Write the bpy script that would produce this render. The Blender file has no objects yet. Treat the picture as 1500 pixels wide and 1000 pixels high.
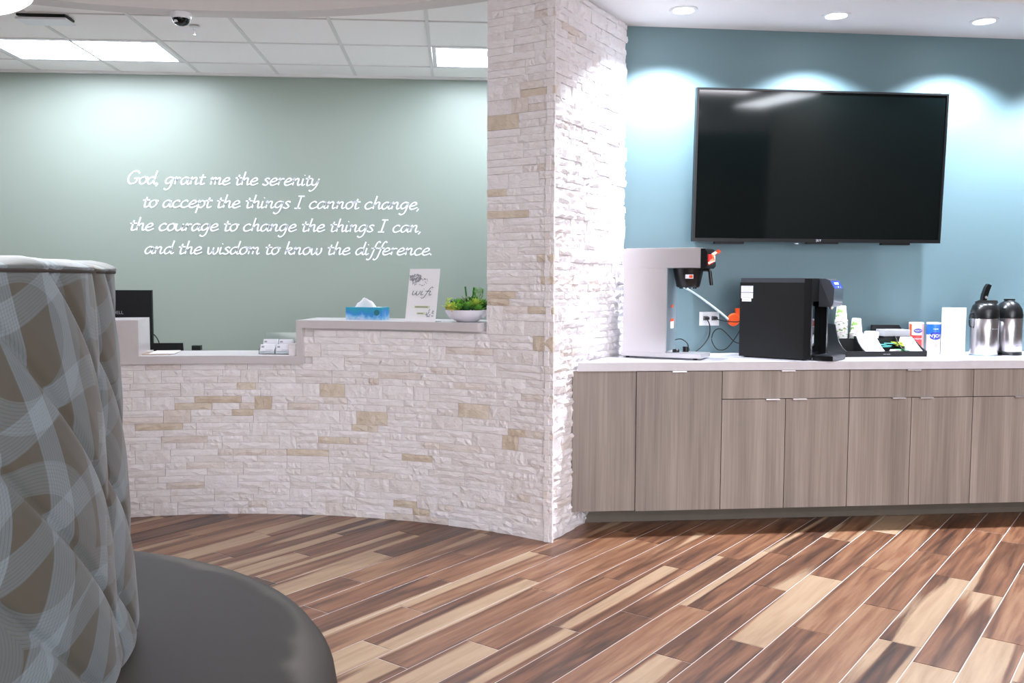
import bpy, bmesh, math, random
from mathutils import Vector, Matrix
from math import sin, cos, pi, radians, atan2, sqrt
SC = bpy.context.scene
COL = SC.collection
rnd = random.Random(7)

# ---------------------------------------------------------------- camera
cd = bpy.data.cameras.new('camera'); cam = bpy.data.objects.new('camera', cd); COL.objects.link(cam)
SC.camera = cam
PT, RO, YA = .068, .0036, .0638
cd.sensor_width = 36; cd.lens = 1321.6 / 1500 * 36; cd.clip_start = .05
_F = Vector((sin(YA)*cos(PT), cos(YA)*cos(PT), -sin(PT)))
_R = Vector((cos(YA), -sin(YA), 0)); _U = _R.cross(_F)
_r = _R*cos(RO) + _U*sin(RO); _u = _U*cos(RO) - _R*sin(RO)
cam.matrix_world = Matrix(((_r.x, _u.x, -_F.x, 0), (_r.y, _u.y, -_F.y, 0), (_r.z, _u.z, -_F.z, 1.3687), (0, 0, 0, 1)))

# ---------------------------------------------------------------- world, exposure
w = bpy.data.worlds.new('world'); SC.world = w; w.use_nodes = True
w.node_tree.nodes['Background'].inputs[0].default_value = (.8, .85, 1, 1)
w.node_tree.nodes['Background'].inputs[1].default_value = .3
SC.view_settings.view_transform = 'Standard'; SC.view_settings.look = 'None'
SC.view_settings.gamma = 1; SC.view_settings.use_curve_mapping = False
SC.view_settings.exposure = 0.85

# wall frame of the television wall: s along the wall, d out from the camera
A0 = .0416
def ww(s, d, z=0): return Vector((cos(A0)*s - sin(A0)*d, sin(A0)*s + cos(A0)*d, z))

def area(name, loc, sx, sy, e, col=(1, .96, .93), rot=(0, 0, 0)):
    l = bpy.data.lights.new(name, 'AREA'); l.shape = 'RECTANGLE'; l.size = sx; l.size_y = sy; l.energy = e; l.color = col
    o = bpy.data.objects.new(name, l); o.location = loc; o.rotation_euler = rot; COL.objects.link(o); return o
CEIL_PANELS = [(.9, .6, 20), (3.0, 1.0, 40), (.9, -1.9, 55), (3.3, -1.9, 50)]
for x, y, e in CEIL_PANELS:
    area('room_light', (x, y, 3.02), 1.2, .6, e, (.93, .92, 1))
area('rear_fill', (2.3, -5.9, 1.75), 3.4, 1.7, 225, (.88, .92, 1), (pi/2, 0, 0))  # added fill from behind the camera to brighten the stone front; no window modelled
_sl = bpy.data.lights.new('crown_fill', 'SPOT'); _sl.energy = 420; _sl.spot_size = radians(49.6); _sl.spot_blend = .03; _sl.shadow_soft_size = .04; _sl.color = (.95, .96, 1)  # added narrow spot, coned to brighten only the crown of the back
_so = bpy.data.objects.new('crown_fill', _sl); _so.location = (-1.51, 1.97, 3.03); COL.objects.link(_so)
area('reception_fill', (-1.2, 5.72, 2.95), 1.2, .4, 13, (.90, .92, 1)); area('reception_fill', (-3.9, 6.2, 2.95), .6, 1.2, 12, (.90, .92, 1)); area('room_light', tuple(ww(4.22, -.1, 3.02)), .4, 1.6, 34, (.88, .93, 1))  # the two reception lamps are added, without fixtures, to brighten its ceiling and wall
DOWN = [(1.489, 5.03), (2.382, 5.03), (3.282, 5.035), (4.18, 5.04)]
for s, d in DOWN:
    l = bpy.data.lights.new('downlight', 'SPOT'); l.energy = 205; l.color = (.82, .88, 1); l.spot_size = radians(122); l.spot_blend = .55
    l.shadow_soft_size = .035
    o = bpy.data.objects.new('downlight', l); o.location = ww(s, d, 2.872); COL.objects.link(o)

# ---------------------------------------------------------------- materials
def nm(name):
    m = bpy.data.materials.new(name); m.use_nodes = True
    nt = m.node_tree; return m, nt, nt.nodes['Principled BSDF']
def mat(name, col, rough=.5, metal=0, bump=0, bscale=80, var=0, vscale=6, emit=None, estr=0, trans=0, coat=0, spec=.5, alpha=1):
    m, nt, b = nm(name); N, L = nt.nodes, nt.links
    b.inputs['Base Color'].default_value = (*col, 1); b.inputs['Roughness'].default_value = rough
    b.inputs['Metallic'].default_value = metal; b.inputs['Specular IOR Level'].default_value = spec
    b.inputs['Coat Weight'].default_value = coat
    if trans: b.inputs['Transmission Weight'].default_value = trans; b.inputs['IOR'].default_value = 1.45
    if alpha < 1: b.inputs['Alpha'].default_value = alpha
    if emit: b.inputs['Emission Color'].default_value = (*emit, 1); b.inputs['Emission Strength'].default_value = estr
    tc = N.new('ShaderNodeTexCoord')
    if bump:
        n = N.new('ShaderNodeTexNoise'); n.inputs['Scale'].default_value = bscale; n.inputs['Detail'].default_value = 4
        L.new(tc.outputs['Object'], n.inputs['Vector'])
        bp = N.new('ShaderNodeBump'); bp.inputs['Strength'].default_value = bump; bp.inputs['Distance'].default_value = .01
        L.new(n.outputs['Fac'], bp.inputs['Height']); L.new(bp.outputs['Normal'], b.inputs['Normal'])
    if var:
        n = N.new('ShaderNodeTexNoise'); n.inputs['Scale'].default_value = vscale; n.inputs['Detail'].default_value = 5
        L.new(tc.outputs['Object'], n.inputs['Vector'])
        mx = N.new('ShaderNodeMix'); mx.data_type = 'RGBA'
        mx.inputs[6].default_value = tuple(max(0, c*(1-var)) for c in col) + (1,)
        mx.inputs[7].default_value = tuple(min(1, c*(1+var)) for c in col) + (1,)
        L.new(n.outputs['Fac'], mx.inputs[0]); L.new(mx.outputs[2], b.inputs['Base Color'])
    return m
def ramp(N, pts, interp='LINEAR'):
    r = N.new('ShaderNodeValToRGB'); r.color_ramp.interpolation = interp
    e = r.color_ramp.elements
    while len(e) < len(pts): e.new(.5)
    for k, (p, c) in enumerate(pts): e[k].position = p; e[k].color = (*c, 1)
    return r
def math_(nt, op, a, b=None, c=None):
    n = nt.nodes.new('ShaderNodeMath'); n.operation = op
    for k, v in enumerate((a, b, c)):
        if v is None: continue
        if isinstance(v, (int, float)): n.inputs[k].default_value = v
        else: nt.links.new(v, n.inputs[k])
    return n.outputs[0]

M = {}
M['white_paint'] = mat('ceiling_paint', (.74, .72, .72), .8, bump=.03, bscale=200)
M['header_paint'] = mat('header_paint', (.68, .64, .62), .8, bump=.03, bscale=200)
M['sage'] = mat('sage_paint', (.262, .305, .262), .38, bump=.02, bscale=220, spec=.35)
M['teal'] = mat('teal_blue_paint', (.128, .205, .228), .45, bump=.02, bscale=220, spec=.35)
M['brown_wall'] = mat('dark_brown_wall', (.06, .045, .035), .7, bump=.03)
M['plain_wall'] = mat('beige_wall', (.30, .29, .27), .8, bump=.03)
M['tile'] = mat('ceiling_tile', (.90, .87, .85), .9, bump=.15, bscale=300, var=.03, vscale=60)
M['grid'] = mat('ceiling_grid', (.70, .68, .66), .6)
M['emit'] = mat('lamp_diffuser', (1, 1, 1), .5, emit=(.80, .86, 1), estr=17)
M['lens'] = mat('downlight_lens', (1, 1, 1), .5, emit=(.9, .95, 1), estr=14)
M['warm_emit'] = mat('pendant_diffuser', (1, 1, 1), .5, emit=(1, .98, .98), estr=2.2)
M['white_pl'] = mat('white_plastic', (.78, .78, .80), .35)
M['quartz'] = mat('grey_quartz', (.64, .60, .61), .28, var=.07, vscale=14, coat=.2)
M['wtop'] = mat('white_quartz', (.66, .64, .67), .25, var=.10, vscale=20, coat=.2)
M['steel'] = mat('brushed_steel', (.80, .77, .78), .42, metal=1, bump=.03, bscale=60)
M['steel_pot'] = mat('polished_steel', (.50, .48, .49), .27, metal=1, bump=.02, bscale=60)
M['strip'] = mat('grey_paper', (.36, .36, .38), .7)
M['steel_dark'] = mat('grey_steel', (.34, .42, .47), .35, metal=.6)
M['black'] = mat('black_plastic', (.006, .0065, .007), .3, spec=.4)
M['black_m'] = mat('matte_black_plastic', (.007, .0075, .008), .5, bump=.04, bscale=400, spec=.3)
M['dgrey'] = mat('dark_grey_plastic', (.045, .05, .06), .3, coat=.6)
M['screen'] = mat('television_screen', (.0015, .003, .003), .06, spec=.4)
M['white'] = mat('white_paper', (.85, .85, .87), .7)
M['card'] = mat('white_card', (.82, .82, .88), .55)
M['acrylic'] = mat('clear_acrylic', (.9, .95, .95), .05, trans=.95)
M['ink'] = mat('black_ink', (.03, .03, .035), .6)
M['greyink'] = mat('grey_ink', (.35, .36, .40), .6)
M['vinyl'] = mat('grey_vinyl', (.042, .036, .032), .62, spec=.28, bump=.12, bscale=500, var=.05, vscale=3)
M['plinth'] = mat('dark_plinth', (.03, .03, .03), .6)
M['lettering'] = mat('white_vinyl_lettering', (.86, .88, .92), .5, emit=None)
M['orange'] = mat('orange_plastic', (.85, .10, .02), .4)
M['red'] = mat('red_label', (.75, .05, .05), .4)
M['pink'] = mat('salmon_label', (.85, .30, .26), .4)
M['dred'] = mat('dark_red_label', (.35, .02, .04), .4)
M['blue'] = mat('blue_label', (.01, .12, .70), .35)
M['navy'] = mat('navy_label', (.02, .03, .28), .35)
M['glowblue'] = mat('blue_display', (.01, .02, .2), .3, emit=(.02, .06, .6), estr=.7)
M['glowtext'] = mat('display_lettering', (.6, .8, 1), .3, emit=(.6, .8, 1), estr=1.1)
M['tube'] = mat('clear_tubing', (.75, .88, .92), .2, trans=.3)
M['teal_box'] = mat('tissue_dark_green', (.02, .16, .18), .5)
M['soil'] = mat('dark_soil', (.03, .025, .015), .9, bump=.4, bscale=120)
M['lgreen'] = mat('light_succulent', (.42, .58, .09), .5, var=.2, vscale=30)
M['mgreen'] = mat('green_succulent', (.14, .36, .05), .5, var=.25, vscale=30)
M['dgreen'] = mat('dark_succulent', (.03, .14, .03), .5, var=.2, vscale=30)
M['pgreen'] = mat('pale_succulent', (.42, .48, .36), .6, var=.15, vscale=30)
M['yellow'] = mat('yellow_bud', (.62, .52, .10), .5)
M['ceramic'] = mat('white_ceramic', (.80, .78, .84), .25, coat=.3)
M['olive'] = mat('olive_highlight', (.66, .70, .50), .7)
M['packet_teal'] = mat('teal_packet', (.10, .45, .42), .4)
M['packet_yellow'] = mat('yellow_packet', (.62, .70, .08), .4)
M['packet_green'] = mat('green_packet', (.02, .30, .07), .4)
M['cupprint'] = None

def cup_mat():
    m, nt, b = nm('printed_paper_cup'); N, L = nt.nodes, nt.links
    tc = N.new('ShaderNodeTexCoord')
    n = N.new('ShaderNodeTexNoise'); n.inputs['Scale'].default_value = 22; n.inputs['Detail'].default_value = 3
    L.new(tc.outputs['Object'], n.inputs['Vector'])
    r = ramp(N, [(0, (.16, .30, .05)), (.40, (.2, .34, .08)), (.45, (.84, .82, .80)), (.60, (.86, .84, .84)), (.66, (.42, .18, .12)), (1, (.3, .12, .1))])
    L.new(n.outputs['Fac'], r.inputs[0]); L.new(r.outputs[0], b.inputs['Base Color']); b.inputs['Roughness'].default_value = .6
    return m
M['cup'] = cup_mat()

def stone_mat(name, a, b_, c):
    m, nt, b = nm(name); N, L = nt.nodes, nt.links
    geo = N.new('ShaderNodeNewGeometry'); oi = N.new('ShaderNodeObjectInfo')
    add = N.new('ShaderNodeVectorMath'); add.operation = 'ADD'; L.new(geo.outputs['Position'], add.inputs[0])
    sc = N.new('ShaderNodeVectorMath'); sc.operation = 'SCALE'; sc.inputs[0].default_value = (13, 7, 11)
    L.new(oi.outputs['Random'], sc.inputs['Scale']); L.new(sc.outputs[0], add.inputs[1])
    n1 = N.new('ShaderNodeTexNoise'); n1.inputs['Scale'].default_value = 14; n1.inputs['Detail'].default_value = 6; n1.inputs['Distortion'].default_value = .8
    L.new(add.outputs[0], n1.inputs['Vector'])
    v = math_(nt, 'ADD', math_(nt, 'MULTIPLY', n1.outputs['Fac'], .75), math_(nt, 'MULTIPLY', oi.outputs['Random'], .28))
    r = ramp(N, [(.2, a), (.52, b_), (.85, c)]); L.new(v, r.inputs[0]); L.new(r.outputs[0], b.inputs['Base Color'])
    n2 = N.new('ShaderNodeTexNoise'); n2.inputs['Scale'].default_value = 55; n2.inputs['Detail'].default_value = 7; n2.inputs['Roughness'].default_value = .62
    mp = N.new('ShaderNodeMapping'); mp.inputs['Scale'].default_value = (1, 1, 1.7); L.new(add.outputs[0], mp.inputs[0]); L.new(mp.outputs[0], n2.inputs['Vector'])
    bp = N.new('ShaderNodeBump'); bp.inputs['Strength'].default_value = .6; bp.inputs['Distance'].default_value = .009
    L.new(n2.outputs['Fac'], bp.inputs['Height']); L.new(bp.outputs['Normal'], b.inputs['Normal'])
    b.inputs['Roughness'].default_value = .62; return m
M['stone'] = stone_mat('white_split_stone', (.76, .70, .68), (.86, .82, .83), (.92, .90, .91))
M['stone_tan'] = stone_mat('tan_split_stone', (.54, .43, .33), (.70, .60, .49), (.82, .75, .66))
M['stone_buff'] = stone_mat('buff_split_stone', (.66, .57, .50), (.78, .71, .67), (.86, .81, .78))
M['mortar'] = mat('stone_backing', (.70, .66, .65), .9)

def floor_mat():
    m, nt, b = nm('wood_look_plank'); N, L = nt.nodes, nt.links
    geo = N.new('ShaderNodeNewGeometry'); oi = N.new('ShaderNodeObjectInfo')
    rr = math_(nt, 'FRACT', math_(nt, 'ADD', oi.outputs['Random'], math_(nt, 'MULTIPLY', geo.outputs['Random Per Island'], 7.31)))
    rot = N.new('ShaderNodeVectorRotate'); rot.rotation_type = 'Z_AXIS'; rot.inputs['Angle'].default_value = -radians(49.5)
    L.new(geo.outputs['Position'], rot.inputs['Vector'])
    off = N.new('ShaderNodeVectorMath'); off.operation = 'SCALE'; off.inputs[0].default_value = (37, 91, 53); L.new(rr, off.inputs['Scale'])
    add = N.new('ShaderNodeVectorMath'); add.operation = 'ADD'; L.new(rot.outputs[0], add.inputs[0]); L.new(off.outputs[0], add.inputs[1])
    def noise(sx, sy, sc, det, dist, rough=.5):
        mp = N.new('ShaderNodeMapping'); mp.inputs['Scale'].default_value = (sx, sy, 1); L.new(add.outputs[0], mp.inputs[0])
        n = N.new('ShaderNodeTexNoise'); n.inputs['Scale'].default_value = sc; n.inputs['Detail'].default_value = det
        n.inputs['Distortion'].default_value = dist; n.inputs['Roughness'].default_value = rough
        L.new(mp.outputs[0], n.inputs['Vector']); return n.outputs['Fac']
    broad = noise(.30, 6.2, 1.0, 1.0, .15)
    mid = noise(1.3, 16, 1.5, 4, .7)
    fine = noise(4, 75, 1, 6, .5, .75)
    # heartwood tone
    v = math_(nt, 'ADD', math_(nt, 'MULTIPLY', mid, .90), math_(nt, 'MULTIPLY', fine, .45))
    rs = math_(nt, 'FRACT', math_(nt, 'MULTIPLY', rr, 5.7))
    v = math_(nt, 'ADD', v, math_(nt, 'MULTIPLY', math_(nt, 'SUBTRACT', rs, .68), .36))
    heart = ramp(N, [(.28, (.026, .013, .008)), (.42, (.070, .029, .015)), (.54, (.135, .055, .027)), (.68, (.205, .090, .044)), (.86, (.29, .155, .082))])
    L.new(v, heart.inputs[0])
    sapv = math_(nt, 'ADD', math_(nt, 'MULTIPLY', mid, .8), math_(nt, 'MULTIPLY', fine, .4))
    sap = ramp(N, [(.3, (.25, .150, .085)), (.6, (.38, .255, .155)), (.9, (.47, .335, .215))]); L.new(sapv, sap.inputs[0])
    rs2 = math_(nt, 'FRACT', math_(nt, 'MULTIPLY', rr, 13.3))
    th = math_(nt, 'ADD', broad, math_(nt, 'MULTIPLY', math_(nt, 'SUBTRACT', rs2, .5), .17))
    mask = ramp(N, [(.578, (0, 0, 0)), (.602, (1, 1, 1))]); L.new(math_(nt, 'ADD', th, math_(nt, 'MULTIPLY', math_(nt, 'SUBTRACT', fine, .5), .04)), mask.inputs[0])
    mx = N.new('ShaderNodeMix'); mx.data_type = 'RGBA'; L.new(mask.outputs[0], mx.inputs[0]); L.new(heart.outputs[0], mx.inputs[6]); L.new(sap.outputs[0], mx.inputs[7])
    # dark mineral streak at the border of the sapwood
    st = ramp(N, [(.50, (1, 1, 1)), (.548, (.42, .38, .36)), (.582, (1, 1, 1))]); L.new(th, st.inputs[0])
    mu = N.new('ShaderNodeMix'); mu.data_type = 'RGBA'; mu.blend_type = 'MULTIPLY'; mu.inputs[0].default_value = .85
    L.new(mx.outputs[2], mu.inputs[6]); L.new(st.outputs[0], mu.inputs[7]); L.new(mu.outputs[2], b.inputs['Base Color'])
    b.inputs['Roughness'].default_value = .33
    bp = N.new('ShaderNodeBump'); bp.inputs['Strength'].default_value = .12; bp.inputs['Distance'].default_value = .003
    L.new(fine, bp.inputs['Height']); L.new(bp.outputs['Normal'], b.inputs['Normal'])
    return m
M['plank'] = floor_mat()
M['grout'] = mat('pale_grout', (.55, .50, .47), .8)

def laminate():
    m, nt, b = nm('grey_oak_laminate'); N, L = nt.nodes, nt.links
    tc = N.new('ShaderNodeTexCoord'); oi = N.new('ShaderNodeObjectInfo')
    off = N.new('ShaderNodeVectorMath'); off.operation = 'SCALE'; off.inputs[0].default_value = (31, 17, 9); L.new(oi.outputs['Random'], off.inputs['Scale'])
    add = N.new('ShaderNodeVectorMath'); add.operation = 'ADD'; L.new(tc.outputs['Object'], add.inputs[0]); L.new(off.outputs[0], add.inputs[1])
    def noise(sx, sz, sc, det, dist):
        mp = N.new('ShaderNodeMapping'); mp.inputs['Scale'].default_value = (sx, sx, sz); L.new(add.outputs[0], mp.inputs[0])
        n = N.new('ShaderNodeTexNoise'); n.inputs['Scale'].default_value = sc; n.inputs['Detail'].default_value = det; n.inputs['Distortion'].default_value = dist
        L.new(mp.outputs[0], n.inputs['Vector']); return n.outputs['Fac']
    v = math_(nt, 'ADD', math_(nt, 'MULTIPLY', noise(8, .45, 1.2, 5, .5), .62), math_(nt, 'MULTIPLY', noise(90, 2, 1, 4, .2), .38))
    r = ramp(N, [(.34, (.215, .178, .155)), (.5, (.300, .250, .215)), (.64, (.380, .325, .285))]); L.new(v, r.inputs[0])
    L.new(r.outputs[0], b.inputs['Base Color']); b.inputs['Roughness'].default_value = .5
    return m
M['lam'] = laminate()
M['carc'] = mat('cabinet_carcass', (.035, .028, .022), .8)
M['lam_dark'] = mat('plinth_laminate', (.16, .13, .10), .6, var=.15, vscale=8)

def fabric():
    m, nt, b = nm('ribbon_pattern_fabric'); N, L = nt.nodes, nt.links
    uv = N.new('ShaderNodeUVMap'); uv.uv_map = 'UVMap'
    sp = N.new('ShaderNodeSeparateXYZ'); L.new(uv.outputs[0], sp.inputs[0]); X, Z = sp.outputs[0], sp.outputs[1]
    def A(*a): return math_(nt, 'ADD', *a)
    def Mu(*a): return math_(nt, 'MULTIPLY', *a)
    def S(v): return math_(nt, 'SINE', v)
    def band(p, wdt):          # p in band periods: mask and stripe phase
        f = math_(nt, 'FRACT', p)
        inb = math_(nt, 'LESS_THAN', f, wdt)
        stripe = math_(nt, 'GREATER_THAN', math_(nt, 'FRACT', Mu(f, 9 / wdt)), .26)
        return Mu(inb, A(.55, Mu(stripe, .45)))
    p1 = Mu(A(X, Mu(S(A(Mu(Z, 6.0), Mu(X, 3.1))), .075)), 1/.165)
    p2 = A(Mu(A(Z, Mu(S(A(Mu(X, 8.5), 1.0)), .07)), 1/.235), .3)
    b1 = band(p1, .40); b2 = band(p2, .30)
    vor = N.new('ShaderNodeTexVoronoi'); vor.voronoi_dimensions = '2D'; vor.inputs['Scale'].default_value = 2.6; vor.inputs['Randomness'].default_value = .7
    L.new(uv.outputs[0], vor.inputs['Vector'])
    dd = vor.outputs['Distance']
    inr = Mu(math_(nt, 'GREATER_THAN', dd, .30), math_(nt, 'LESS_THAN', dd, .47))
    st3 = math_(nt, 'GREATER_THAN', math_(nt, 'FRACT', Mu(dd, 52)), .26)
    b3 = Mu(inr, A(.55, Mu(st3, .45)))
    tot = math_(nt, 'MINIMUM', A(A(Mu(b1, .48), Mu(b2, .36)), Mu(b3, .30)), 1.0)
    r = ramp(N, [(0, (.060, .054, .040)), (.45, (.095, .112, .116)), (1, (.155, .190, .205))]); L.new(tot, r.inputs[0]); L.new(r.outputs[0], b.inputs['Base Color'])
    b.inputs['Roughness'].default_value = .55; b.inputs['Sheen Weight'].default_value = .15
    n = N.new('ShaderNodeTexNoise'); n.inputs['Scale'].default_value = 700; tc = N.new('ShaderNodeTexCoord'); L.new(tc.outputs['Object'], n.inputs['Vector'])
    bp = N.new('ShaderNodeBump'); bp.inputs['Strength'].default_value = .1; bp.inputs['Distance'].default_value = .003; L.new(n.outputs['Fac'], bp.inputs['Height']); L.new(bp.outputs['Normal'], b.inputs['Normal'])
    return m
M['fabric'] = fabric()
def tissue_box_mat():
    m, nt, b = nm('blue_watercolour_card'); N, L = nt.nodes, nt.links
    tc = N.new('ShaderNodeTexCoord'); n = N.new('ShaderNodeTexNoise'); n.inputs['Scale'].default_value = 24; n.inputs['Detail'].default_value = 3
    L.new(tc.outputs['Object'], n.inputs['Vector']); sp = N.new('ShaderNodeSeparateXYZ'); L.new(tc.outputs['Object'], sp.inputs[0])
    v = math_(nt, 'ADD', math_(nt, 'MULTIPLY', sp.outputs[2], 9), math_(nt, 'MULTIPLY', n.outputs['Fac'], .9))
    r = ramp(N, [(.35, (.62, .70, .88)), (.6, (.20, .50, .78)), (.8, (.04, .24, .60)), (1, (.03, .32, .46))]); L.new(v, r.inputs[0]); L.new(r.outputs[0], b.inputs['Base Color'])
    b.inputs['Roughness'].default_value = .45; return m
M['tissuebox'] = tissue_box_mat()

# ---------------------------------------------------------------- helpers
def link(name, me, m=None, parent=None):
    o = bpy.data.objects.new(name, me); COL.objects.link(o)
    if m is not None and not me.materials: me.materials.append(m)
    if parent is not None: o.parent = parent
    return o
def obj(name, bm, m=None, parent=None, smooth=False, loc=None, rz=None, bevel=0, seg=2):
    if bevel:
        es = [e for e in bm.edges if len(e.link_faces) == 2 and e.calc_face_angle(0) > .6]
        bmesh.ops.bevel(bm, geom=es, offset=bevel, segments=seg, affect='EDGES', profile=.5, clamp_overlap=True)
    bmesh.ops.recalc_face_normals(bm, faces=bm.faces)
    me = bpy.data.meshes.new(name); bm.to_mesh(me); bm.free()
    if smooth or bevel:
        for p in me.polygons: p.use_smooth = True
        try: me.set_sharp_from_angle(angle=radians(40))
        except Exception: pass
    o = link(name, me, m, parent)
    if loc is not None: o.location = loc
    if rz is not None: o.rotation_euler = (0, 0, rz)
    return o
def B(): return bmesh.new()
def abox(bm, x0, x1, y0, y1, z0, z1):
    v = [bm.verts.new((x, y, z)) for z in (z0, z1) for x, y in ((x0, y0), (x1, y0), (x1, y1), (x0, y1))]
    for f in ((3, 2, 1, 0), (4, 5, 6, 7), (0, 1, 5, 4), (1, 2, 6, 5), (2, 3, 7, 6), (3, 0, 4, 7)): bm.faces.new([v[k] for k in f])
    return v
def prism(bm, pts, z0, z1):
    a = [bm.verts.new((x, y, z0)) for x, y in pts]; b = [bm.verts.new((x, y, z1)) for x, y in pts]
    n = len(pts); bm.faces.new(a[::-1]); bm.faces.new(b)
    for k in range(n): bm.faces.new((a[k], a[(k+1) % n], b[(k+1) % n], b[k]))
def xprism(bm, pts, y0, y1):      # profile in x,z extruded along y
    a = [bm.verts.new((x, y0, z)) for x, z in pts]; b = [bm.verts.new((x, y1, z)) for x, z in pts]
    n = len(pts); bm.faces.new(a[::-1]); bm.faces.new(b)
    for k in range(n): bm.faces.new((a[k], a[(k+1) % n], b[(k+1) % n], b[k]))
def yprism(bm, pts, x0, x1):      # profile in y,z extruded along x
    a = [bm.verts.new((x0, y, z)) for y, z in pts]; b = [bm.verts.new((x1, y, z)) for y, z in pts]
    n = len(pts); bm.faces.new(a[::-1]); bm.faces.new(b)
    for k in range(n): bm.faces.new((a[k], a[(k+1) % n], b[(k+1) % n], b[k]))
def lathe(bm, prof, n=40, cx=0, cy=0, a0=0, a1=2*pi):
    full = abs(a1 - a0 - 2*pi) < 1e-6; rings = []
    for k in range(n if full else n+1):
        a = a0 + (a1-a0)*k/n
        rings.append([bm.verts.new((cx + r*cos(a), cy + r*sin(a), z)) for r, z in prof])
    K = len(rings)
    for k in range(K if full else K-1):
        A_, B_ = rings[k], rings[(k+1) % K]
        for j in range(len(prof)-1):
            bm.faces.new((A_[j], B_[j], B_[j+1], A_[j+1]))
    bmesh.ops.remove_doubles(bm, verts=bm.verts, dist=1e-6)
def tube(bm, pts, r, n=8, sub=6):
    P = catmull([Vector(p) for p in pts], sub)
    rings = []; up = Vector((0, 0, 1))
    for k, p in enumerate(P):
        t = (P[min(k+1, len(P)-1)] - P[max(k-1, 0)]).normalized()
        a = t.cross(up)
        if a.length < 1e-3: a = t.cross(Vector((1, 0, 0)))
        a.normalize(); b_ = a.cross(t)
        rings.append([bm.verts.new(p + (a*cos(q) + b_*sin(q))*r) for q in (2*pi*j/n for j in range(n))])
    for A_, B_ in zip(rings, rings[1:]):
        for j in range(n): bm.faces.new((A_[j], A_[(j+1) % n], B_[(j+1) % n], B_[j]))
    bm.faces.new(rings[0][::-1]); bm.faces.new(rings[-1])
def catmull(P, sub=6):
    if len(P) < 3: return list(P)
    Q = [P[0]*2 - P[1]] + list(P) + [P[-1]*2 - P[-2]]; o = []
    for k in range(1, len(Q)-2):
        for j in range(sub):
            t = j/sub; a, b, c, d = Q[k-1], Q[k], Q[k+1], Q[k+2]
            o.append(.5*((2*b) + (c-a)*t + (2*a-5*b+4*c-d)*t*t + (3*b-a-3*c+d)*t**3))
    o.append(Q[-2]); return o
def arcband(bm, cx, cy, r0, r1, t0, t1, z0, z1, n=60):
    R = []
    for k in range(n+1):
        t = t0 + (t1-t0)*k/n; s_, c_ = sin(t), cos(t)
        R.append([bm.verts.new((cx+r*s_, cy+r*c_, z)) for r, z in ((r0, z0), (r1, z0), (r1, z1), (r0, z1))])
    for A_, B_ in zip(R, R[1:]):
        for j in range(4): bm.faces.new((A_[j], A_[(j+1) % 4], B_[(j+1) % 4], B_[j]))
    bm.faces.new(R[0][::-1]); bm.faces.new(R[-1])
def tag(o, label, cat, group=None):
    o['label'] = label; o['category'] = cat
    if group: o['group'] = group
    return o
def thing(name, label, cat, loc=(0, 0, 0), rz=0, group=None):
    o = bpy.data.objects.new(name, None); COL.objects.link(o); o.location = loc; o.rotation_euler = (0, 0, rz); o.empty_display_size = .1
    return tag(o, label, cat, group)
def struct(o): o['kind'] = 'structure'; return o
def text_mesh(name, s, size, m, parent, loc, rot, extrude=.0004, shear=0, ax='CENTER'):
    c = bpy.data.curves.new(name, 'FONT'); c.body = s; c.size = size; c.extrude = extrude; c.shear = shear; c.align_x = ax; c.align_y = 'CENTER'
    c.resolution_u = 3
    t = bpy.data.objects.new(name, c); me = bpy.data.meshes.new_from_object(t); bpy.data.objects.remove(t); bpy.data.curves.remove(c)
    me.materials.clear()
    o = link(name, me, m, parent); o.location = loc; o.rotation_euler = rot; return o

# ---------------------------------------------------------------- floor
struct(obj('floor', (lambda b: (abox(b, -5.2, 9.2, -6.2, 7.6, -.12, -.0018), b)[1])(B()), M['grout']))
floor = bpy.data.objects['floor']
AU = radians(49.5); PU = Vector((cos(AU), sin(AU), 0)); PV = Vector((sin(AU), -cos(AU), 0))  # V: off = x*sin - y*cos
PW, PL, GR = .156, .95, .0042
ends = {0: 4.765, 1: 3.411, 4: 3.473, 5: 4.15, 6: 3.86, 8: 3.209, 9: 2.907, 11: 2.26}
bm = B(); abox(bm, GR/2, PL-GR/2, -PW+GR/2, -GR/2, -.0015, 0)
for v in bm.verts: pass
pm = bpy.data.meshes.new('plank'); bmesh.ops.bevel(bm, geom=[e for e in bm.edges if all(v.co.z > -.001 for v in e.verts)], offset=.0012, segments=1, affect='EDGES'); bm.to_mesh(pm); bm.free(); pm.materials.append(M['plank'])
near, rest = [], []
from math import floor as fl
for k in range(-46, 62):
    voff = -.588 - PW*k
    e0 = ends.get(k, (k*.3719 % 1)*PL)
    for j in range(-9, 10):
        u0 = e0 + j*PL
        c = PU*(u0+PL/2) + PV*(voff - PW/2)
        if c.x < -5 or c.x > 9 or c.y < -6 or c.y > 7.4: continue
        org = PU*u0 + PV*voff
        # on-screen test, in world terms: in front of the camera wedge and before the walls
        ang = atan2(c.x, c.y) - YA
        vis = 1.5 < c.y < 5.35 and -.62 < ang < .62 and not (c.x < .5 and (c.x+1.33)**2+(c.y-2.47)**2 > 3.0**2)
        (near if vis else rest).append((c.length, org))
near.sort(key=lambda t: t[0]); rest += near[300:]; near = near[:300]
rotm = atan2(PU.y, PU.x)
for _, org in near:
    o = link('floor_plank', pm, None, floor); o.location = org; o.rotation_euler = (0, 0, rotm)
bm = B()
for _, org in rest:
    for vset in [abox(bm, GR/2, PL-GR/2, -PW+GR/2, -GR/2, -.0015, 0)]:
        for v in vset:
            v.co = org + PU*v.co.x + Vector((-sin(rotm), cos(rotm), 0))*v.co.y + Vector((0, 0, v.co.z))
o = obj('floor_planks', bm, M['plank'], floor); o['kind'] = 'stuff'

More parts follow.
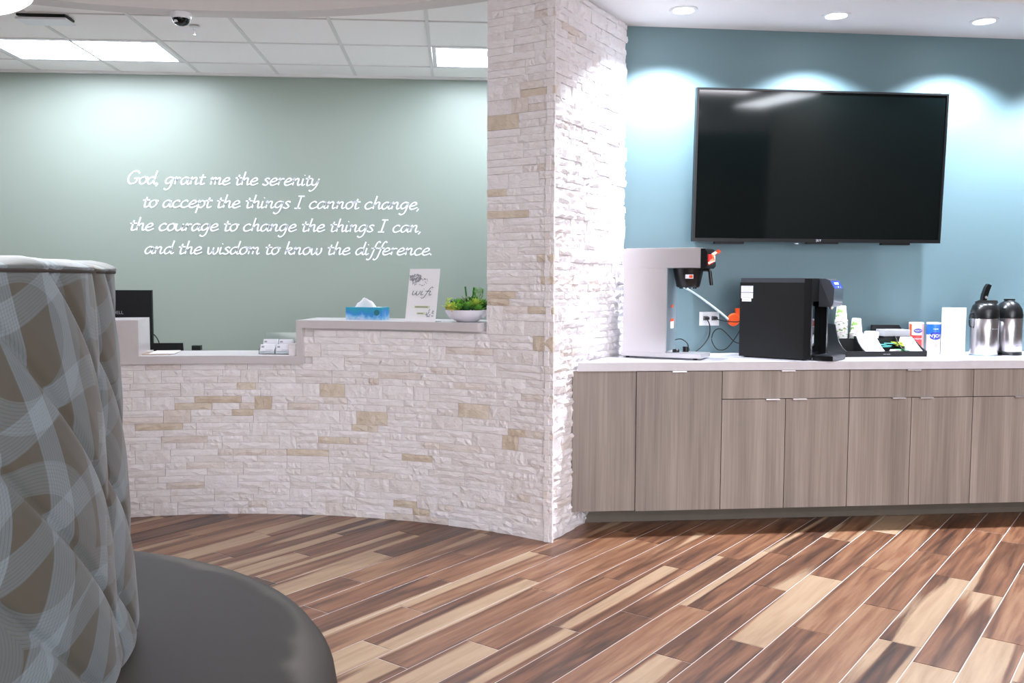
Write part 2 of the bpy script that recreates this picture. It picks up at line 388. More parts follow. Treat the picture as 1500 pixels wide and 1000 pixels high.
# ---------------------------------------------------------------- shell
CZ = 3.05; CX, CY = -1.328, 2.474
bm = B(); abox(bm, -5.2, 9.2, -6.2, 7.6, CZ, CZ+.1); struct(obj('ceiling', bm, M['white_paint']))
bm = B(); abox(bm, -5.2, 1.35, 7.39, 7.5, 0, CZ); struct(obj('wall_back', bm, M['sage']))
bm = B(); abox(bm, -5.2, -5.1, -6.2, 7.5, 0, CZ); struct(obj('wall_left', bm, M['plain_wall']))
bm = B(); abox(bm, -5.2, 9.2, -6.2, -6.1, 0, CZ); struct(obj('wall_rear', bm, M['plain_wall']))
bm = B(); abox(bm, 9.1, 9.2, -6.2, 7.5, 0, CZ); struct(obj('wall_far_right', bm, M['plain_wall']))
bm = B(); prism(bm, [tuple(ww(1.20, 5.386)[:2]), tuple(ww(4.62, 5.386)[:2]), tuple(ww(4.62, 5.50)[:2]), tuple(ww(1.20, 5.50)[:2])], 0, CZ); struct(obj('wall_right', bm, M['teal']))
bm = B(); prism(bm, [(1.05, 5.60), (1.15, 5.56), (1.15, 7.39), (1.05, 7.39)], 0, CZ); struct(obj('wall_partition', bm, M['sage']))
bm = B(); prism(bm, [tuple(ww(4.52, -.9)[:2]), tuple(ww(4.62, -.9)[:2]), tuple(ww(4.62, 5.386)[:2]), tuple(ww(4.52, 5.386)[:2])], 0, CZ); struct(obj('wall_side', bm, M['brown_wall']))
# soffit over the coffee bar
def wpoly(l): return [tuple(ww(s, d)[:2]) for s, d in l]
bm = B(); prism(bm, wpoly([(.745, 4.70), (4.52, 4.70), (4.52, 5.386), (1.24, 5.386)]), 2.88, CZ); soffit = struct(obj('trim_soffit', bm, M['white_paint']))
bm = B(); prism(bm, [(-5.1, 5.75), (1.0, 5.75), (1.0, 7.385), (-5.1, 7.385)], .0005, .006); struct(obj('floor_bounce', bm, mat('pale_bounce_sheet', (.80, .77, .73), .6)))  # unseen pale sheet, added to bounce the panel light up onto the tiles
# curved header
TC = 1.975/2.80; TL = (1.576/2.80)
bm = B(); arcband(bm, CX, CY, 2.80, 2.93, -1.35, TL+.02, 2.87, CZ); struct(obj('trim_header', bm, M['header_paint'], bevel=0))
# suspended ceiling of the reception
GX, GY, G = -.172, 7.02, .6096; LZ = 2.98
bm = B(); abox(bm, -5.1, 1.05, 5.2, 7.39, LZ+.02, LZ+.03)
def clip(poly, P, n):
    o = []
    for k in range(len(poly)):
        a, b_ = Vector(poly[k]), Vector(poly[(k+1) % len(poly)]); da, db = (a-P).dot(n), (b_-P).dot(n)
        if da >= 0: o.append((a.x, a.y))
        if (da >= 0) != (db >= 0): q = a + (b_-a)*(da/(da-db)); o.append((q.x, q.y))
    return o
bm.free(); bm = B()
def outside(poly):
    c = Vector((sum(p[0] for p in poly)/len(poly), sum(p[1] for p in poly)/len(poly))); n = (c - Vector((CX, CY))).normalized()
    return clip(poly, Vector((CX, CY)) + n*2.90, n)
rows = [7.385, GY, GY-G, GY-2*G, GY-3*G, GY-4*G]
cols = [GX + G*i for i in range(-8, 3)]
for x in cols:
    for a, b_ in zip(rows, rows[1:]):
        p = outside([(x-.011, b_), (x+.011, b_), (x+.011, a), (x-.011, a)])
        if len(p) > 2: prism(bm, p, LZ, LZ+.008)
for y in rows[1:]:
    for a, b_ in zip(cols, cols[1:]):
        p = outside([(a+.011, y-.006), (b_-.011, y-.006), (b_-.011, y+.006), (a+.011, y+.006)])
        if len(p) > 2: prism(bm, p, LZ, LZ+.008)
abox(bm, -5.1, 1.05, 7.36, 7.39, LZ-.012, LZ+.008)
grid = struct(obj('trim_ceiling_grid', bm, M['grid']))
for i in range(-8, 2):
    for j, (a, b_) in enumerate(zip(rows, rows[1:])):
        if j == 1 and i in (-5, -4, 0, 1): continue
        x0 = GX + G*i
        p = outside([(x0+.008, b_+.005), (x0+G-.008, b_+.005), (x0+G-.008, a-.005), (x0+.008, a-.005)])
        if len(p) < 3: continue
        bm = B(); prism(bm, p, LZ+.007, LZ+.018); o = obj('ceiling_tile', bm, M['tile'], grid)
def troffer(x0, label):
    t = thing('ceiling_light', label, 'light', (x0+G, GY-G/2, LZ), 0)
    bm = B()
    for a, b_, c, d in ((-G+.014, -G+.045, -.29, .29), (G-.045, G-.014, -.29, .29), (-G+.045, G-.045, -.29, -.265), (-G+.045, G-.045, .265, .29)): abox(bm, a, b_, c, d, .0, .03)
    obj('frame', bm, M['white_pl'], t)
    bm = B(); abox(bm, -G+.045, G-.045, -.265, .265, .006, .02); obj('diffuser', bm, M['emit'], t)
troffer(GX-5*G, 'long glowing ceiling panel at the left, above the start of the wall lettering')
troffer(GX, 'glowing ceiling panel partly cut off by the stone column')
# downlights
for k, (s, d) in enumerate(DOWN[:3]):
    t = thing('recessed_downlight', ['round downlight in the soffit, the one nearest the stone column', 'round downlight in the soffit above the middle of the television', 'round downlight in the soffit, the one farthest from the stone column'][k], 'light', ww(s, d, 2.88), 0, 'downlights over the coffee bar')
    bm = B(); lathe(bm, [(.056, -.001), (.078, -.001), (.078, -.006), (.060, -.008), (.056, -.001)], 36); obj('trim_ring', bm, M['white_pl'], t, True)
    bm = B(); lathe(bm, [(0, -.004), (.056, -.003), (.056, -.001), (0, -.001)], 32); o = obj('lens', bm, M['lens'], t, True)
for k in range(3): pass

# ---------------------------------------------------------------- split-face stone
SV = []
for k in range(28):
    bm = B(); nx, nz = 5, 2; g = []
    for j in range(nz+1):
        r_ = []
        for i in range(nx+1):
            edge = i in (0, nx) or j in (0, nz)
            y = -rnd.uniform(.15, .8) if not edge else -rnd.uniform(0, .35)
            x = -.5 + i/nx + (0 if i in (0, nx) else rnd.uniform(-.05, .05)); z = -.5 + j/nz + (0 if j in (0, nz) else rnd.uniform(-.18, .18))
            r_.append(bm.verts.new((x, y, z)))
        g.append(r_)
    for j in range(nz):
        for i in range(nx):
            a, b_, c, d = g[j][i], g[j][i+1], g[j+1][i+1], g[j+1][i]
            if rnd.random() < .5: bm.faces.new((a, b_, c)); bm.faces.new((a, c, d))
            else: bm.faces.new((a, b_, d)); bm.faces.new((b_, c, d))
    bk = [bm.verts.new((x, 1, z)) for x, z in ((-.5, -.5), (.5, -.5), (.5, .5), (-.5, .5))]
    bm.faces.new([*g[0][::-1], bk[0], bk[1]]); bm.faces.new([*g[nz], bk[2], bk[3]])
    bm.faces.new([g[j][0] for j in range(nz+1)] + [bk[3], bk[0]]); bm.faces.new([g[j][nx] for j in range(nz, -1, -1)] + [bk[1], bk[2]])
    bmesh.ops.recalc_face_normals(bm, faces=bm.faces)
    me = bpy.data.meshes.new('stone'); bm.to_mesh(me); bm.free(); me.materials.append(M['stone']); SV.append(me)
H = .0385
def layout(s0, s1, z0, zt, zfun=None):
    """pairs of courses; returns (s, z, w, h)"""
    out = []; z = z0
    while z < zt - .005:
        s = s0
        while s < s1 - .001:
            if rnd.random() < .38:
                wd = rnd.choice((.10, .13, .15, .19)); wd = min(wd, s1-s); wd = s1-s if s1-s-wd < .05 else wd
                out.append((s+wd/2, z+H, wd, 2*H)); s += wd
            else:
                wd = min(rnd.uniform(.24, .46), s1-s); wd = s1-s if s1-s-wd < .06 else wd
                for r_ in (0, 1):
                    t = s
                    while t < s+wd-.001:
                        q = rnd.uniform(.08, .27); q = min(q, s+wd-t); q = s+wd-t if s+wd-t-q < .05 else q
                        out.append((t+q/2, z+H*(r_+.5), q, H)); t += q
                s += wd
        z += 2*H
    return out
def cutz(L, ztop):           # trim stones to a top edge given as a function of s
    o = []
    for s, z, wd, h in L:
        zt = ztop(s)
        if z-h/2 > zt-.012: continue
        if z+h/2 > zt: h2 = zt-(z-h/2); z = z-h/2+h2/2; h = h2
        o.append((s, z, wd, h))
    return o
def put_stones(L, place, parent, tans, keyfun, limit=300, DS=.010):
    L = sorted(L, key=keyfun); stuff = []
    used = set()
    for tz in tans:
        best = min(range(len(L)), key=lambda k: abs(L[k][0]-tz[0]) + 2*abs(L[k][1]-tz[1])); used.add(best)
    for k, (s, z, wd, h) in enumerate(L):
        loc, rz, base = place(s, z)
        m = M['stone_tan'] if k in used else (M['stone_buff'] if rnd.random() < .07 else None)
        pr = rnd.uniform(-.002, .006)*(DS/.014)
        me = rnd.choice(SV); dep = rnd.uniform(.010, .024)
        sx = (wd-.0012)*(1 if rnd.random() < .5 else -1)
        if k < limit:
            o = link('stone', me, None, parent); o.location = loc + base*(-pr); o.rotation_euler = (0, 0, rz); o.scale = (sx, DS, h-.0012)
            if m: o.material_slots[0].link = 'OBJECT'; o.material_slots[0].material = m
        else: stuff.append((me, loc + base*(-pr), rz, (sx, DS, h-.0012)))
    if stuff:
        bm = B()
        for me, l, rz, sc in stuff:
            n0 = len(bm.verts); bm.from_mesh(me); bm.verts.ensure_lookup_table()
            X = Matrix.Translation(l) @ Matrix.Rotation(rz, 4, 'Z') @ Matrix.Diagonal((*sc, 1))
            for v in bm.verts[n0:]: v.co = X @ v.co
        o = obj('stones', bm, M['stone'], parent); o['kind'] = 'stuff'
def arcplace(s, z):
    t = s/2.80; b_ = Vector((sin(t), cos(t), 0))
    return Vector((CX, CY, z)) + b_*(2.812), -t, b_
# curved half wall
bm = B(); arcband(bm, CX, CY, 2.826, 2.96, -1.30, .466/2.8, 0, .885, 40); arcband(bm, CX, CY, 2.826, 2.96, .466/2.8, TL+.005, 0, 1.09, 12); arcband(bm, CX, CY, 2.826, 2.96, -1.30, -.56/2.8, .885, 1.09, 20)
wf = struct(obj('wall_front', bm, M['mortar']))
LF = layout(-1.1, 1.992, 0, 1.078) + layout(-3.6, -1.1, 0, 1.078); LCOL = [q for q in LF if q[0]+q[2]/2 > 1.60]; L = [q for q in LF if q[0]+q[2]/2 <= 1.60]; L = cutz(L, lambda s: 1.09 if s > .466 or s < -.60 else .885)
TW = [(0.124, 0.773), (-0.044, 0.694), (0.281, 0.655), (-0.198, 0.616), (-0.332, 0.536), (0.936, 0.596), (0.768, 0.515), (0.623, 0.423), (0.446, 0.366), (1.099, 0.36), (0.61, 0.755), (1.44, 0.651), (0.165, 0.578), (1.136, 0.097), (1.195, 0.063)]
put_stones(L, arcplace, wf, TW, lambda q: 0 if q[0] > -.62 else 1, 300)
# column front
cs, sn = .5577, .8300          # direction of the column's right face
P0 = Vector((CX + 2.80*sin(TC), CY + 2.80*cos(TC), 0))
inner = Vector((CX + 2.826*sin(TC-.012), CY + 2.826*cos(TC-.012), 0))
e = Vector((cs, sn, 0)); nrm = Vector((sn, -cs, 0))
bm = B()
pts = [(CX + 2.826*sin(t), CY + 2.826*cos(t)) for t in (TL+.002 + (TC-.012-TL)*k/6 for k in range(7))]
q1 = P0 + e*.93 - nrm*.026; pts += [(q1.x, q1.y)]
pts += [(1.16, 5.62), (CX + 3.5*sin(TL), CY + 3.5*cos(TL))]
pts = [(p[0], p[1]) for p in pts]
prism(bm, pts, 0, CZ); wc = struct(obj('wall_column', bm, M['mortar']))
TCN = [(1.895, 2.334), (1.632, 2.21), (1.637, 1.851), (1.713, 1.733), (1.739, 1.69), (1.934, 1.488), (1.715, 1.293), (1.626, 1.248), (1.931, 1.369), (1.906, 1.211), (1.907, 1.073), (1.722, 0.566), (1.765, 0.493)]
L = LCOL + layout(1.578, 1.992, 1.078, 2.96)
put_stones(L, arcplace, wc, TCN, lambda q: q[1], 300)
# column side: a facing of its own
bm = B(); a = P0 - nrm*.026; b_ = P0 + e*.965 - nrm*.026; c = b_ - nrm*.02; d = a - nrm*.02
prism(bm, [tuple(p[:2]) for p in (a + e*.02, b_, c, d + e*.02)], 0, 2.88); ws = struct(obj('wall_column_side', bm, M['mortar']))
rzs = math.asin(sn)
def sideplace(s, z): return P0 + e*s + Vector((0, 0, z)) - nrm*.012, rzs, -nrm
L = layout(.006, .965, 0, 2.88); L = cutz(L, lambda s: 2.88)
put_stones(L, sideplace, ws, [], lambda q: (1 if (q[0] > .36 and q[1] < .9) else 0), 300, .024)

# ---------------------------------------------------------------- reception counter
t = thing('reception_counter', 'stepped grey quartz counter capping the curved stone wall', 'counter', (0, 0, 0))
S0, S1 = -.575, .448           # s of the two riser planes
def acap(name, a0, a1, z0, z1, r0=2.775, r1=3.17, n=30):
    bm = B(); arcband(bm, CX, CY, r0, r1, a0, a1, z0, z1, n); return obj(name, bm, M['quartz'], t, bevel=.003)
acap('upper_slab', S1/2.8-.0065, TL-.012, 1.09, 1.135)
acap('riser', S1/2.8-.0065, S1/2.8+.0065, .93, 1.0898, n=2)
acap('lower_slab', -.60/2.8, S1/2.8+.0065, .885, .93)
acap('riser', -.60/2.8, -.461/2.8, .93, 1.0898, n=4)
acap('upper_slab', -1.28, -.461/2.8, 1.09, 1.135)
# desk behind the counter
t = thing('reception_desk', 'desk surface hidden behind the stone reception wall, holding the monitor', 'desk', (-1.6, 5.98, 0))
bm = B(); abox(bm, -1.1, 1.5, -.32, .42, .70, .74); obj('desktop', bm, M['quartz'], t, bevel=.003)
for x in (-1.05, 1.42):
    bm = B(); abox(bm, x, x+.03, -.27, .38, 0, .70); obj('side_panel', bm, M['lam'], t)

# ---------------------------------------------------------------- round banquette
BX, BY = -1.51, 1.97
t = thing('round_banquette', 'round banquette with grey vinyl seat and tall ribbon-patterned quilted back', 'seating', (BX, BY, 0))
bm = B(); lathe(bm, [(1.12, 0), (1.12, .10), (.3, .10), (.3, 0), (1.12, 0)], 72); obj('plinth', bm, M['plinth'], t, True)
prof = [(.62, .10), (1.20, .10), (1.215, .115), (1.225, .18), (1.24, .30), (1.243, .36), (1.235, .41), (1.215, .438), (1.18, .452), (1.10, .459), (.95, .462), (.62, .462), (.62, .10)]
bm = B(); lathe(bm, prof, 110); obj('seat', bm, M['vinyl'], t, True)
bm = B(); lathe(bm, [(1.242, .345), (1.247, .348), (1.247, .354), (1.242, .357)], 110)
# back: quilted panels
NA, NZ = 720, 200; z0, z1 = .4635, 1.384; bm = B(); uvl = bm.loops.layers.uv.new('UVMap')
SEAM = -radians(18.8) ; grid_ = []; pring = []
toc = atan2(-BX*0 - BX, 0 - BY)  # unused heading
view = atan2(0-BY, 0-BX)        # angle from the centre to the camera
seam0 = view + radians(60.5)
for i in range(NA):
    a = 2*pi*i/NA; q = ((a - seam0) / (pi/4)) % 1.0; col_ = []
    bul = 1 - abs(2*q-1)**2.6
    for j in range(NZ+1):
        zt = z0 + (z1-z0)*j/NZ; f = j/NZ
        r = .768 - .043*f**.8 + .028*bul - .016
        arc = (q-.5)*(pi/4)*.78
        g = ((zt - z0 + arc*1.05 + .11) / .27) % 1.0; g = min(g, 1-g)*.27
        r -= .011*math.exp(-(g/.013)**2) ; r += .007*min(1, g/.08)
        if f < .06: r -= .02*(1-f/.06)**2*1.0
        col_.append(bm.verts.new((r*cos(a), r*sin(a), zt))); 
    # crown
    rt = col_[-1].co.xy.length; pring.append(tuple(col_[-1].co))
    wv = .004*sin(a*19)
    for dr, dz in ((.006, .004), (-.002, .012+wv), (-.02, .022+wv), (-.05, .030+wv), (-.12, .034), (-.30, .036), (-.60, .036)):
        col_.append(bm.verts.new(((rt+dr)*cos(a), (rt+dr)*sin(a), z1+dz*.72+.004*bul)))
    grid_.append(col_)
for i in range(NA):
    A_, B_ = grid_[i], grid_[(i+1) % NA]
    for j in range(len(A_)-1):
        f = bm.faces.new((A_[j], B_[j], B_[j+1], A_[j+1]))
        us = [2*pi*i/NA*.78, 2*pi*(i+1)/NA*.78, 2*pi*(i+1)/NA*.78, 2*pi*i/NA*.78]
        vs = [j, j, j+1, j+1]
        for l_, u_, v_ in zip(f.loops, us, vs): l_[uvl].uv = (u_, .00478*v_)
bm.faces.new([c_[-1] for c_ in grid_])
core = obj('back', bm, M['fabric'], t, True)
core.data.attributes.remove(core.data.attributes['sharp_edge']) if 'sharp_edge' in core.data.attributes else None
bm = B(); rings = []
for i in range(0, NA, 3):
    p = Vector(pring[i]); n_ = Vector((p.x, p.y, 0)).normalized()
    rings.append([bm.verts.new(p + n_*.0045*cos(q) + Vector((0, 0, .0045*sin(q)))) for q in (2*pi*j/6 for j in range(6))])
for k in range(len(rings)):
    A_, B_ = rings[k], rings[(k+1) % len(rings)]
    for j in range(6): bm.faces.new((A_[j], B_[j], B_[(j+1) % 6], A_[(j+1) % 6]))
obj('piping', bm, M['vinyl'], t, True)

# ---------------------------------------------------------------- pendant above the banquette
t = thing('ceiling_lamp', 'large round glowing white lamp cut off by the top left corner of the photo', 'light', (-1.87, 3.25, 2.36))
bm = B(); lathe(bm, [(0, 0), (.385, 0), (.40, .012), (.40, .13), (.385, .142), (0, .142)], 64); obj('diffuser', bm, M['warm_emit'], t, True)
bm = B(); lathe(bm, [(.401, .11), (.41, .11), (.41, .155), (0, .155), (0, .143), (.401, .143)], 64); obj('shade_rim', bm, M['white_pl'], t, True)
bm = B()
for q in range(3):
    a = 2*pi*q/3; tube(bm, [(.3*cos(a), .3*sin(a), .15), (0, 0, .55)], .0015, 6)
tube(bm, [(0, 0, .54), (0, 0, .67)], .004, 8); obj('cable', bm, M['steel'], t)
bm = B(); lathe(bm, [(0, .665), (.06, .665), (.06, .69), (0, .69)], 24); obj('canopy', bm, M['white_pl'], t, True)

# ---------------------------------------------------------------- cabinets and worktop
F0 = 4.786
def wall_thing(name, label, cat, s, d, z=0, rz=0, group=None): return thing(name, label, cat, ww(s, d, z), A0+rz, group)
def pull(parent, x, z):
    bm = B(); xp = [(-.020, .0), (.0, .0), (.0, .0025), (-.0175, .0025), (-.0175, -.004), (-.020, -.004)]
    yprism(bm, xp, x-.039, x+.039); o = obj('handle', bm, M['steel'], parent); o.location.z = z; return o
def front(name, parent, x0, x1, z0, z1, hx, y=0.0):
    bm = B(); abox(bm, x0+.0020, x1-.0020, y, y+.019, z0+.0020, z1-.0020); o = obj(name, bm, M['lam'], parent, bevel=.001, seg=1)
    if hx is not None:
        h = pull(o, hx, z1-.001)
    return o
def cabinet(s0, s1, label, layout_):
    t = wall_thing('base_cabinet', label, 'cabinet', s0, F0, 0, 0, 'grey oak base cabinets of the coffee bar'); wd = s1-s0
    bm = B(); prism(bm, [(.001, .021), (wd-.001, .021), (wd-.001, .585), (.13, .585), (.001, .41)] if s0 < 1.2 else [(.001, .021), (wd-.001, .021), (wd-.001, .585), (.001, .585)], .10, .878); obj('carcass', bm, M['carc'], t)
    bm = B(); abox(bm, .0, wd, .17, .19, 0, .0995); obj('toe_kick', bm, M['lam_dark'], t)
    for kind, x0, x1, z0, z1, hx in layout_: front(kind, t, x0, x1, z0, z1, hx)
    return t
# filler panel against the column
t = wall_thing('filler_panel', 'narrow grey oak end panel between the stone column and the first cabinet door', 'panel', .875, F0)
bm = B(); abox(bm, -.035, .314, .012, .030, .105, .878); obj('face', bm, M['lam'], t)
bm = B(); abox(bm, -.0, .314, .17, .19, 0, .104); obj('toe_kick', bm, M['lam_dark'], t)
cabinet(1.189, 1.670, 'base cabinet with one tall door, left of all the drawers', [('door', 0, .481, .102, .876, .235)])
ZD = .718
cabinet(1.670, 2.404, 'base cabinet below the water dispenser, wide drawer over two doors', [('drawer', 0, .734, ZD, .876, .370), ('door', 0, .365, .102, ZD, .285), ('door', .365, .734, .102, ZD, .440)])
cabinet(2.404, 3.140, 'base cabinet below the condiment tray, wide drawer over two doors', [('drawer', 0, .736, ZD, .876, .370), ('door', 0, .368, .102, ZD, .285), ('door', .368, .736, .102, ZD, .450)])
cabinet(3.140, 3.876, 'base cabinet below the airpots, cut off by the right edge', [('drawer', 0, .736, ZD, .876, .370), ('door', 0, .368, .102, ZD, .285), ('door', .368, .736, .102, ZD, .450)])
cabinet(3.876, 4.518, 'base cabinet beyond the right edge of the frame, next to the side wall', [('drawer', 0, .642, ZD, .876, .321), ('door', 0, .321, .102, ZD, .25), ('door', .321, .642, .102, ZD, .40)])
WT = .925
bm = B(); prism(bm, [(.862, 4.770), (4.519, 4.770), (4.519, 5.385), (1.262, 5.385)], .879, WT)
o = obj('worktop', bm, M['wtop'], None, bevel=.003); o.rotation_euler = (0, 0, A0); tag(o, 'long pale quartz worktop on the grey oak cabinets', 'worktop')

# ---------------------------------------------------------------- television
tl = radians(2.6)
t = thing('television', 'large black flat television on the teal wall above the coffee bar', 'television', ww(2.415, 5.262, 1.602), A0)
tv = bpy.data.objects.new('x', None)
def tilt(o): o.rotation_euler = (tl, 0, 0); return o
TWd, TH = 1.56, .895
bm = B(); abox(bm, -TWd/2+.012, TWd/2-.012, -.0005, .003, .020, TH-.010); tilt(obj('screen', bm, M['screen'], t))
bm = B()
for a_ in ((-TWd/2, -TWd/2+.013, 0, TH), (TWd/2-.013, TWd/2, 0, TH), (-TWd/2+.013, TWd/2-.013, 0, .021), (-TWd/2+.013, TWd/2-.013, TH-.011, TH)):
    abox(bm, a_[0], a_[1], -.007, .03, a_[2], a_[3])
tilt(obj('bezel', bm, M['black'], t, bevel=.0015, seg=1))
bm = B(); abox(bm, -TWd/2+.004, TWd/2-.004, .0035, .045, .004, TH-.004); tilt(obj('rear_shell', bm, M['black_m'], t, bevel=.004))
bm = B(); abox(bm, -.3, .3, .050, .10, .25, .65); obj('wall_bracket', bm, M['black_m'], t)
for x in (-.55, .50):
    bm = B(); abox(bm, x-.09, x+.09, .004, .035, -.012, .002); obj('foot', bm, M['black_m'], t)
bm = B(); abox(bm, -.07, .13, .0, .03, -.008, .002); obj('receiver', bm, M['black_m'], t)
bm = B(); lathe(bm, [(0, 0), (.012, 0), (.012, .008), (0, .008)], 20); o = obj('indicator', bm, M['white_pl'], t); o.location = (-.13, .01, -.010); o.scale = (1, .6, .6)
text_mesh('maker_mark', 'SKY', .020, M['greyink'], t, (0.0, -.0078, .010), (radians(90)+tl, 0, 0))

# ---------------------------------------------------------------- coffee brewer
PH = radians(33)
t = wall_thing('coffee_brewer', 'tall stainless steel coffee brewer beside the stone column', 'coffee machine', 1.572, 4.865, WT, -PH)
Lb, Wb = .47, .20
bm = B(); abox(bm, -Lb, 0, 0, Wb, .010, .034); obj('base', bm, M['steel'], t, bevel=.003)
for x in (-Lb+.03, -.04):
    for y in (.03, Wb-.03): bm = B(); lathe(bm, [(0, 0), (.012, 0), (.012, .010), (0, .010)], 12, x, y); obj('foot', bm, M['black_m'], t)
bm = B(); abox(bm, -Lb+.008, -.205, .004, Wb-.004, .0342, .515); obj('tower', bm, M['steel'], t, bevel=.003)
bm = B(); abox(bm, -.2045, -.202, .012, Wb-.012, .045, .512); o = obj('front_panel', bm, M['steel_dark'], t)
bm = B(); abox(bm, -Lb+.004, -.012, .0, Wb, .5155, .625); obj('brew_head', bm, M['steel'], t, bevel=.004)
bm = B(); abox(bm, -Lb+.02, -.03, .012, Wb-.012, .6252, .628); obj('top_lid', bm, M['steel'], t)
bm = B(); xprism(bm, [(-.0115, .512), (.012, .512), (.024, .525), (.024, .600), (.010, .622), (-.0115, .622)], .004, Wb-.004); fp = obj('control_panel', bm, M['black'], t, bevel=.003)
bm = B(); abox(bm, .0242, .030, .02, .09, .538, .590); obj('switch', bm, M['red'], fp, bevel=.002)
bm = B(); abox(bm, .0242, .027, .10, .17, .55, .60); obj('panel_sticker', bm, M['white'], fp)
# crumpled red packet tucked on the front
bm = B(); pts = [(0, 0, 0), (.02, .02, .018), (.012, .03, .045), (.03, .045, .062), (.05, .035, .07)]
for p, q in zip(pts, pts[1:]): pass
ring = []
for k, p in enumerate(pts):
    wv = (.010, .018, .014, .012, .016)[k]
    ring.append([bm.verts.new(Vector(p) + Vector(dv)) for dv in ((wv, -.01, 0), (0, wv*.5, -wv*.8), (-wv*.6, .012, .004), (0, -.004, wv*.8))])
for A_, B_ in zip(ring, ring[1:]):
    for j in range(4): bm.faces.new((A_[j], A_[(j+1) % 4], B_[(j+1) % 4], B_[j]))
bm.faces.new(ring[0]); bm.faces.new(ring[-1][::-1])
o = obj('warning_flap', bm, M['orange'], t); o.location = (.030, .0, .535); o['label'] = 'crumpled orange and red flap'
# brew funnel
bm = B(); n = 40
lathe(bm, [(0, .405), (.058, .405), (.066, .412), (.082, .49), (.088, .513), (.0, .513)], n, -.108, Wb/2); fn = obj('brew_funnel', bm, M['black'], t, True)
bm = B(); tube(bm, [(-.022, Wb/2, .505), (.012, Wb/2, .500), (.020, Wb/2, .46), (.026, Wb/2, .418)], .010, 10); obj('handle', bm, M['black'], fn, True)
bm = B(); abox(bm, -.100, -.055, .0135, .0155, .455, .478); lb = obj('label_plate', bm, M['card'], fn)
bm = B(); abox(bm, -.078, -.058, .0130, .0134, .459, .474); obj('label_print', bm, M['orange'], fn)
for k in range(6): bm = B(); a = 2*pi*k/6; abox(bm, -.108+.045*cos(a)-.004, -.108+.045*cos(a)+.004, Wb/2+.045*sin(a)-.004, Wb/2+.045*sin(a)+.004, .398, .406); obj('funnel_rib', bm, M['black'], fn)
bm = B(); abox(bm, -.2018, -.2008, .08, .14, .17, .21); obj('warning_label', bm, M['white'], t)
bm = B(); abox(bm, -.2018, -.2006, .08, .14, .21, .225); obj('warning_label', bm, M['orange'], t)
bm = B(); abox(bm, -.2018, -.2008, .09, .13, .29, .305); obj('warning_label', bm, M['orange'], t)
# black drip fittings at the foot of the tower
bm = B(); lathe(bm, [(0, .0345), (.020, .0345), (.020, .048), (.016, .052), (0, .052)], 20, -.17, .09); obj('black_cap', bm, M['black'], t, True); bm = B(); lathe(bm, [(0, .0345), (.017, .0345), (.017, .064), (0, .064)], 20, -.13, .15); obj('black_cap', bm, M['black'], t, True)
bm = B(); tube(bm, [(-.200, .17, .10), (-.165, .175, .105), (-.13, .18, .08), (-.12, .185, .04)], .003, 8); obj('thin_cord', bm, M['black'], t, True)

# ---------------------------------------------------------------- water dispenser
PH2 = radians(45)
t = wall_thing('water_dispenser', 'black countertop water dispenser with a lit display, right of the coffee brewer', 'dispenser', 2.175, 4.795, WT, -PH2)
Ld, Wd2, Hd = .425, .26, .46
for x in (-Ld+.04, -.05):
    for y in (.04, Wd2-.04): bm = B(); lathe(bm, [(0, 0), (.014, 0), (.014, .006), (0, .006)], 12, x, y); obj('foot', bm, M['black_m'], t)
bm = B(); abox(bm, -Ld, -.042, 0, Wd2, .006, .435); obj('body', bm, M['black_m'], t, bevel=.004)
bm = B(); abox(bm, -Ld+.004, -.042, .002, Wd2-.002, .4352, Hd); obj('top_cover', bm, M['dgrey'], t, bevel=.010, seg=3)
# front shell with recess
bm = B(); abox(bm, -.0415, 0, .0, .022, .006, Hd-.002); abox(bm, -.0415, 0, Wd2-.022, Wd2, .006, Hd-.002); abox(bm, -.0415, 0, .0222, Wd2-.0222, .33, Hd-.002)
obj('front_frame', bm, M['black'], t, bevel=.003)
bm = B(); abox(bm, -.0415, -.036, .0222, Wd2-.0222, .04, .33); obj('recess_panel', bm, M['screen'], t)
bm = B(); yprism(bm, [(0, 0), (0, 0), (0, 0)] and [(.055, .30), (.195, .30), (.195, .455), (.055, .455)], .0005, .002); bm.free()
bm = B(); xprism(bm, [(.0005, .30), (.072, .30), (.082, .315), (.086, .40), (.060, .448), (.035, .457), (.0005, .457)], .105, Wd2-.008); hd = obj('dispensing_head', bm, M['dgrey'], t, bevel=.006, seg=3)
# display on the sloped face of the head
p1, p2 = Vector((.086, .40)), Vector((.060, .448)); dv = (p2-p1).normalized(); nv = Vector((dv.y, -dv.x))
bm = B(); q = [p1 + dv*.004 + nv*.0008, p1 + dv*.050 + nv*.0008, p1 + dv*.050 - nv*.001, p1 + dv*.004 - nv*.001]
xprism(bm, [tuple(v) for v in q], .112, Wd2-.015); obj('display', bm, M['glowblue'], hd)
ang = atan2(dv.y, dv.x)
pc = p1 + dv*.036 + nv*.0014
mt = text_mesh('display_text', 'water', .030, M['glowtext'], hd, (pc.x, Wd2/2, pc.y), (0, 0, 0), .0003)
X = Matrix(((0, dv.x, nv.x), (1, 0, 0), (0, dv.y, nv.y))).to_4x4(); X.translation = Vector((pc.x, .18, pc.y)); mt.matrix_local = X
for yy in (.145, .18, .215):
    bm = B(); lathe(bm, [(0, 0), (.004, 0), (.004, .0008), (0, .0008)], 12); o = obj('touch_light', bm, M['glowtext'] if yy == .18 else M['greyink'], hd)
    pc = p1 + dv*.012 + nv*.001; X2 = X.copy(); X2.translation = Vector((pc.x, yy, pc.y)); o.matrix_local = X2
bm = B(); lathe(bm, [(0, .285), (.008, .285), (.012, .2995), (0, .2995)], 16, .045, .18); obj('spout', bm, M['steel'], t, True)
bm = B(); abox(bm, .0005, .115, .03, Wd2-.03, .004, .030); dt = obj('drip_tray', bm, M['black'], t, bevel=.004)
